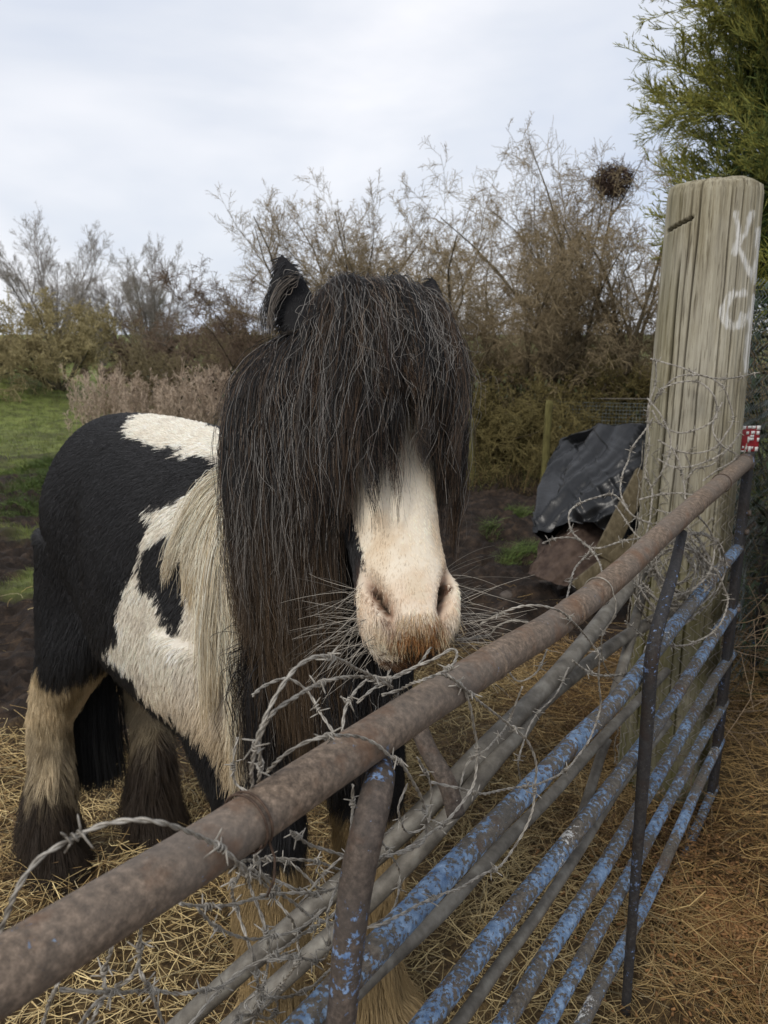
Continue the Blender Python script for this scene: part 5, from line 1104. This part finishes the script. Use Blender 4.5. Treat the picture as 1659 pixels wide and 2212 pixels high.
# dry grass fringe at the foot of the hedge
x, y = scatter(9000, -.6, 4.2, 7.3, 9.2, lambda x, y: np.ones_like(x)); n = len(x); hh = rng.uniform(.12, .45, n)
d = nrm(np.stack([rng.normal(0, .35, n), rng.normal(0, .35, n), np.ones(n)], -1)); p, r = grow(np.stack([x, y, ground_z(x, y) - .02], -1), d, hh, np.full(n, .0024), 5, .12, rng, .05)
v, f, c = strands(p, r, 2, False, np.where(rng.random((n, 1)) < .7, np.array([.14, .10, .045]), np.array([.07, .08, .025])) * rng.uniform(.5, 1.3, (n, 1)))
tag(np_mesh('dry_grass', v, f, M['twig'], None, {'tint': c}), 'dry brown grass along the foot of the hedge', 'grass', kind='stuff')

# conifer top right
def conifer(px, Y):
    r_ = np.random.default_rng(77); b = at(px, Y); H = 6.4; T = empty('conifer_tree', tuple(b), 'feathery green conifer with yellow tipped sprays behind the wooden post', 'tree')
    tz = np.linspace(-.1, H, 14); tp = np.stack([np.full(14, b[0]), np.full(14, b[1]), b[2] + tz], -1); v, f, _ = tube(tp, np.linspace(.13, .02, 14), 10)
    np_mesh('trunk', v, f, M['twig'], T, {'tint': np.tile([.09, .06, .04], (len(v), 1))})
    n = 330; z = r_.uniform(1.5, 5.2, n); az = r_.uniform(0, 2 * PI, n); ln = (1.25 - .08 * np.abs(z - 2.4)) * r_.uniform(.72, 1.2, n)
    d = nrm(np.stack([np.cos(az), np.sin(az), r_.uniform(.25, .75, n)], -1)); p0 = np.stack([np.full(n, b[0]), np.full(n, b[1]), b[2] + z], -1)
    p, r = grow(p0, d, ln, np.full(n, .013), 9, .07, r_, -.02)
    q, rq, ql = sprout(p, r, ln, 20, .30, 1.0, 34, .40, 6, .22, .08, r_, .5); s, rs, sl = sprout(q, rq, ql, 13, .12, 1.0, 30, .42, 4, .18, .08, r_, .6)
    u, ru, ul = sprout(s, rs, sl, 4, .15, 1.0, 30, .55, 3, .1, .06, r_, .6)
    rad_out = lambda w: np.hypot(w[:, -1, 0] - b[0], w[:, -1, 1] - b[1])
    def colr(w, y0):
        k = smooth(.60, 1.25, rad_out(w) * 1.12 + r_.normal(0, .16, len(w)))[:, None] * r_.uniform(.4, 1, (len(w), 1)); g = np.array([.045, .092, .030]) * r_.uniform(.6, 1.4, (len(w), 1)); return g * (1 - k) + np.array([.33, .30, .06]) * k * r_.uniform(.7, 1.2, (len(w), 1))
    parts = [strands(p, r, 4, False, np.array([.07, .05, .03]) * np.ones((n, 1))), strands(q, np.maximum(rq, .0024), 3, False, colr(q, 0)), strands(s, np.linspace(1, .4, 4)[None] * np.full((len(s), 1), .0023), 3, False, colr(s, 0)), strands(u, np.linspace(1, .4, 3)[None] * np.full((len(u), 1), .0028), 3, False, colr(u, 0))]
    v, f, c = merge(parts); np_mesh('crown', v, f, M['leaf'], T, {'tint': c})
conifer(1826, 4.7)
# dark bramble behind the chain link, and dry stalks in front of it
def tangle(name, label, cat, c0, size, n, cols, seed, r, up=.5, ln=.6):
    r_ = np.random.default_rng(seed); b = np.asarray(c0) + r_.uniform(-1, 1, (n, 3)) * np.asarray(size) * np.array([1, 1, 0]); b[:, 2] = r_.uniform(0, size[2], n)
    d = nrm(r_.normal(0, 1, (n, 3)) + np.array([0, 0, up])); p, q = grow(b, d, r_.uniform(.4, 1.1, n) * ln, np.full(n, r), 8, .18, r_, .06); s, rs, _ = sprout(p, q, np.full(n, ln), 5, .1, 1., 50, .35, 4, 0, .2, r_)
    p[..., 2] = np.maximum(p[..., 2], .0); s[..., 2] = np.maximum(s[..., 2], .0)
    cc = lambda m: np.array(cols)[r_.integers(0, len(cols), m)] * r_.uniform(.6, 1.3, (m, 1)); v, f, c = merge([strands(p, q, 4, False, cc(n)), strands(s, np.maximum(rs, .0011), 3, False, cc(len(s)))])
    T = empty(name, (c0[0], c0[1], 0), label, cat); np_mesh('stems', v, f, M['twig'], T, {'tint': c}); return T
FNr = np.array([FD[1], -FD[0], 0])
c0 = np.r_[FA + FD * 1.0, 0] + FNr * .55
T = tangle('bramble_bush', 'dark bramble bush filling the gap behind the chain link fence', 'bramble', c0, (.55, .95, 1.5), 900, [(.06, .05, .035), (.12, .09, .055), (.04, .05, .025)], 81, .0035)
r_ = np.random.default_rng(82); n = 9000; lc = c0 + r_.uniform(-1, 1, (n, 3)) * np.array([.6, 1.0, 0]) + np.array([0, 0, 1.0]) * r_.uniform(.02, 1.75, (n, 1)); d = nrm(r_.normal(0, 1, (n, 3))); t_ = np.linspace(0, 1, 4)[None, :, None]
lp = lc[:, None] + d[:, None] * t_ * r_.uniform(.03, .07, (n, 1, 1)) + np.array([0, 0, -1]) * t_ * t_ * .015
v, f, c = strands(lp, np.array([.003, .013, .011, .001])[None] * np.ones((n, 1)), 2, False, np.array([.028, .042, .02]) * r_.uniform(.5, 1.7, (n, 1)) + (r_.random((n, 1)) < .12) * np.array([.05, .03, .015]))
np_mesh('leaves', v, f, M['leaf'], T, {'tint': c})
c1 = np.r_[FA + FD * .12, 0] - FNr * .12
tangle('dry_bramble', 'pale dry bramble stalks leaning against the chain link fence by the stile', 'bramble', c1 + np.array([.02, -.02, 0]), (.10, .16, .5), 60, [(.20, .14, .085), (.28, .21, .14), (.12, .08, .045)], 83, .0024, 1.2, .6)
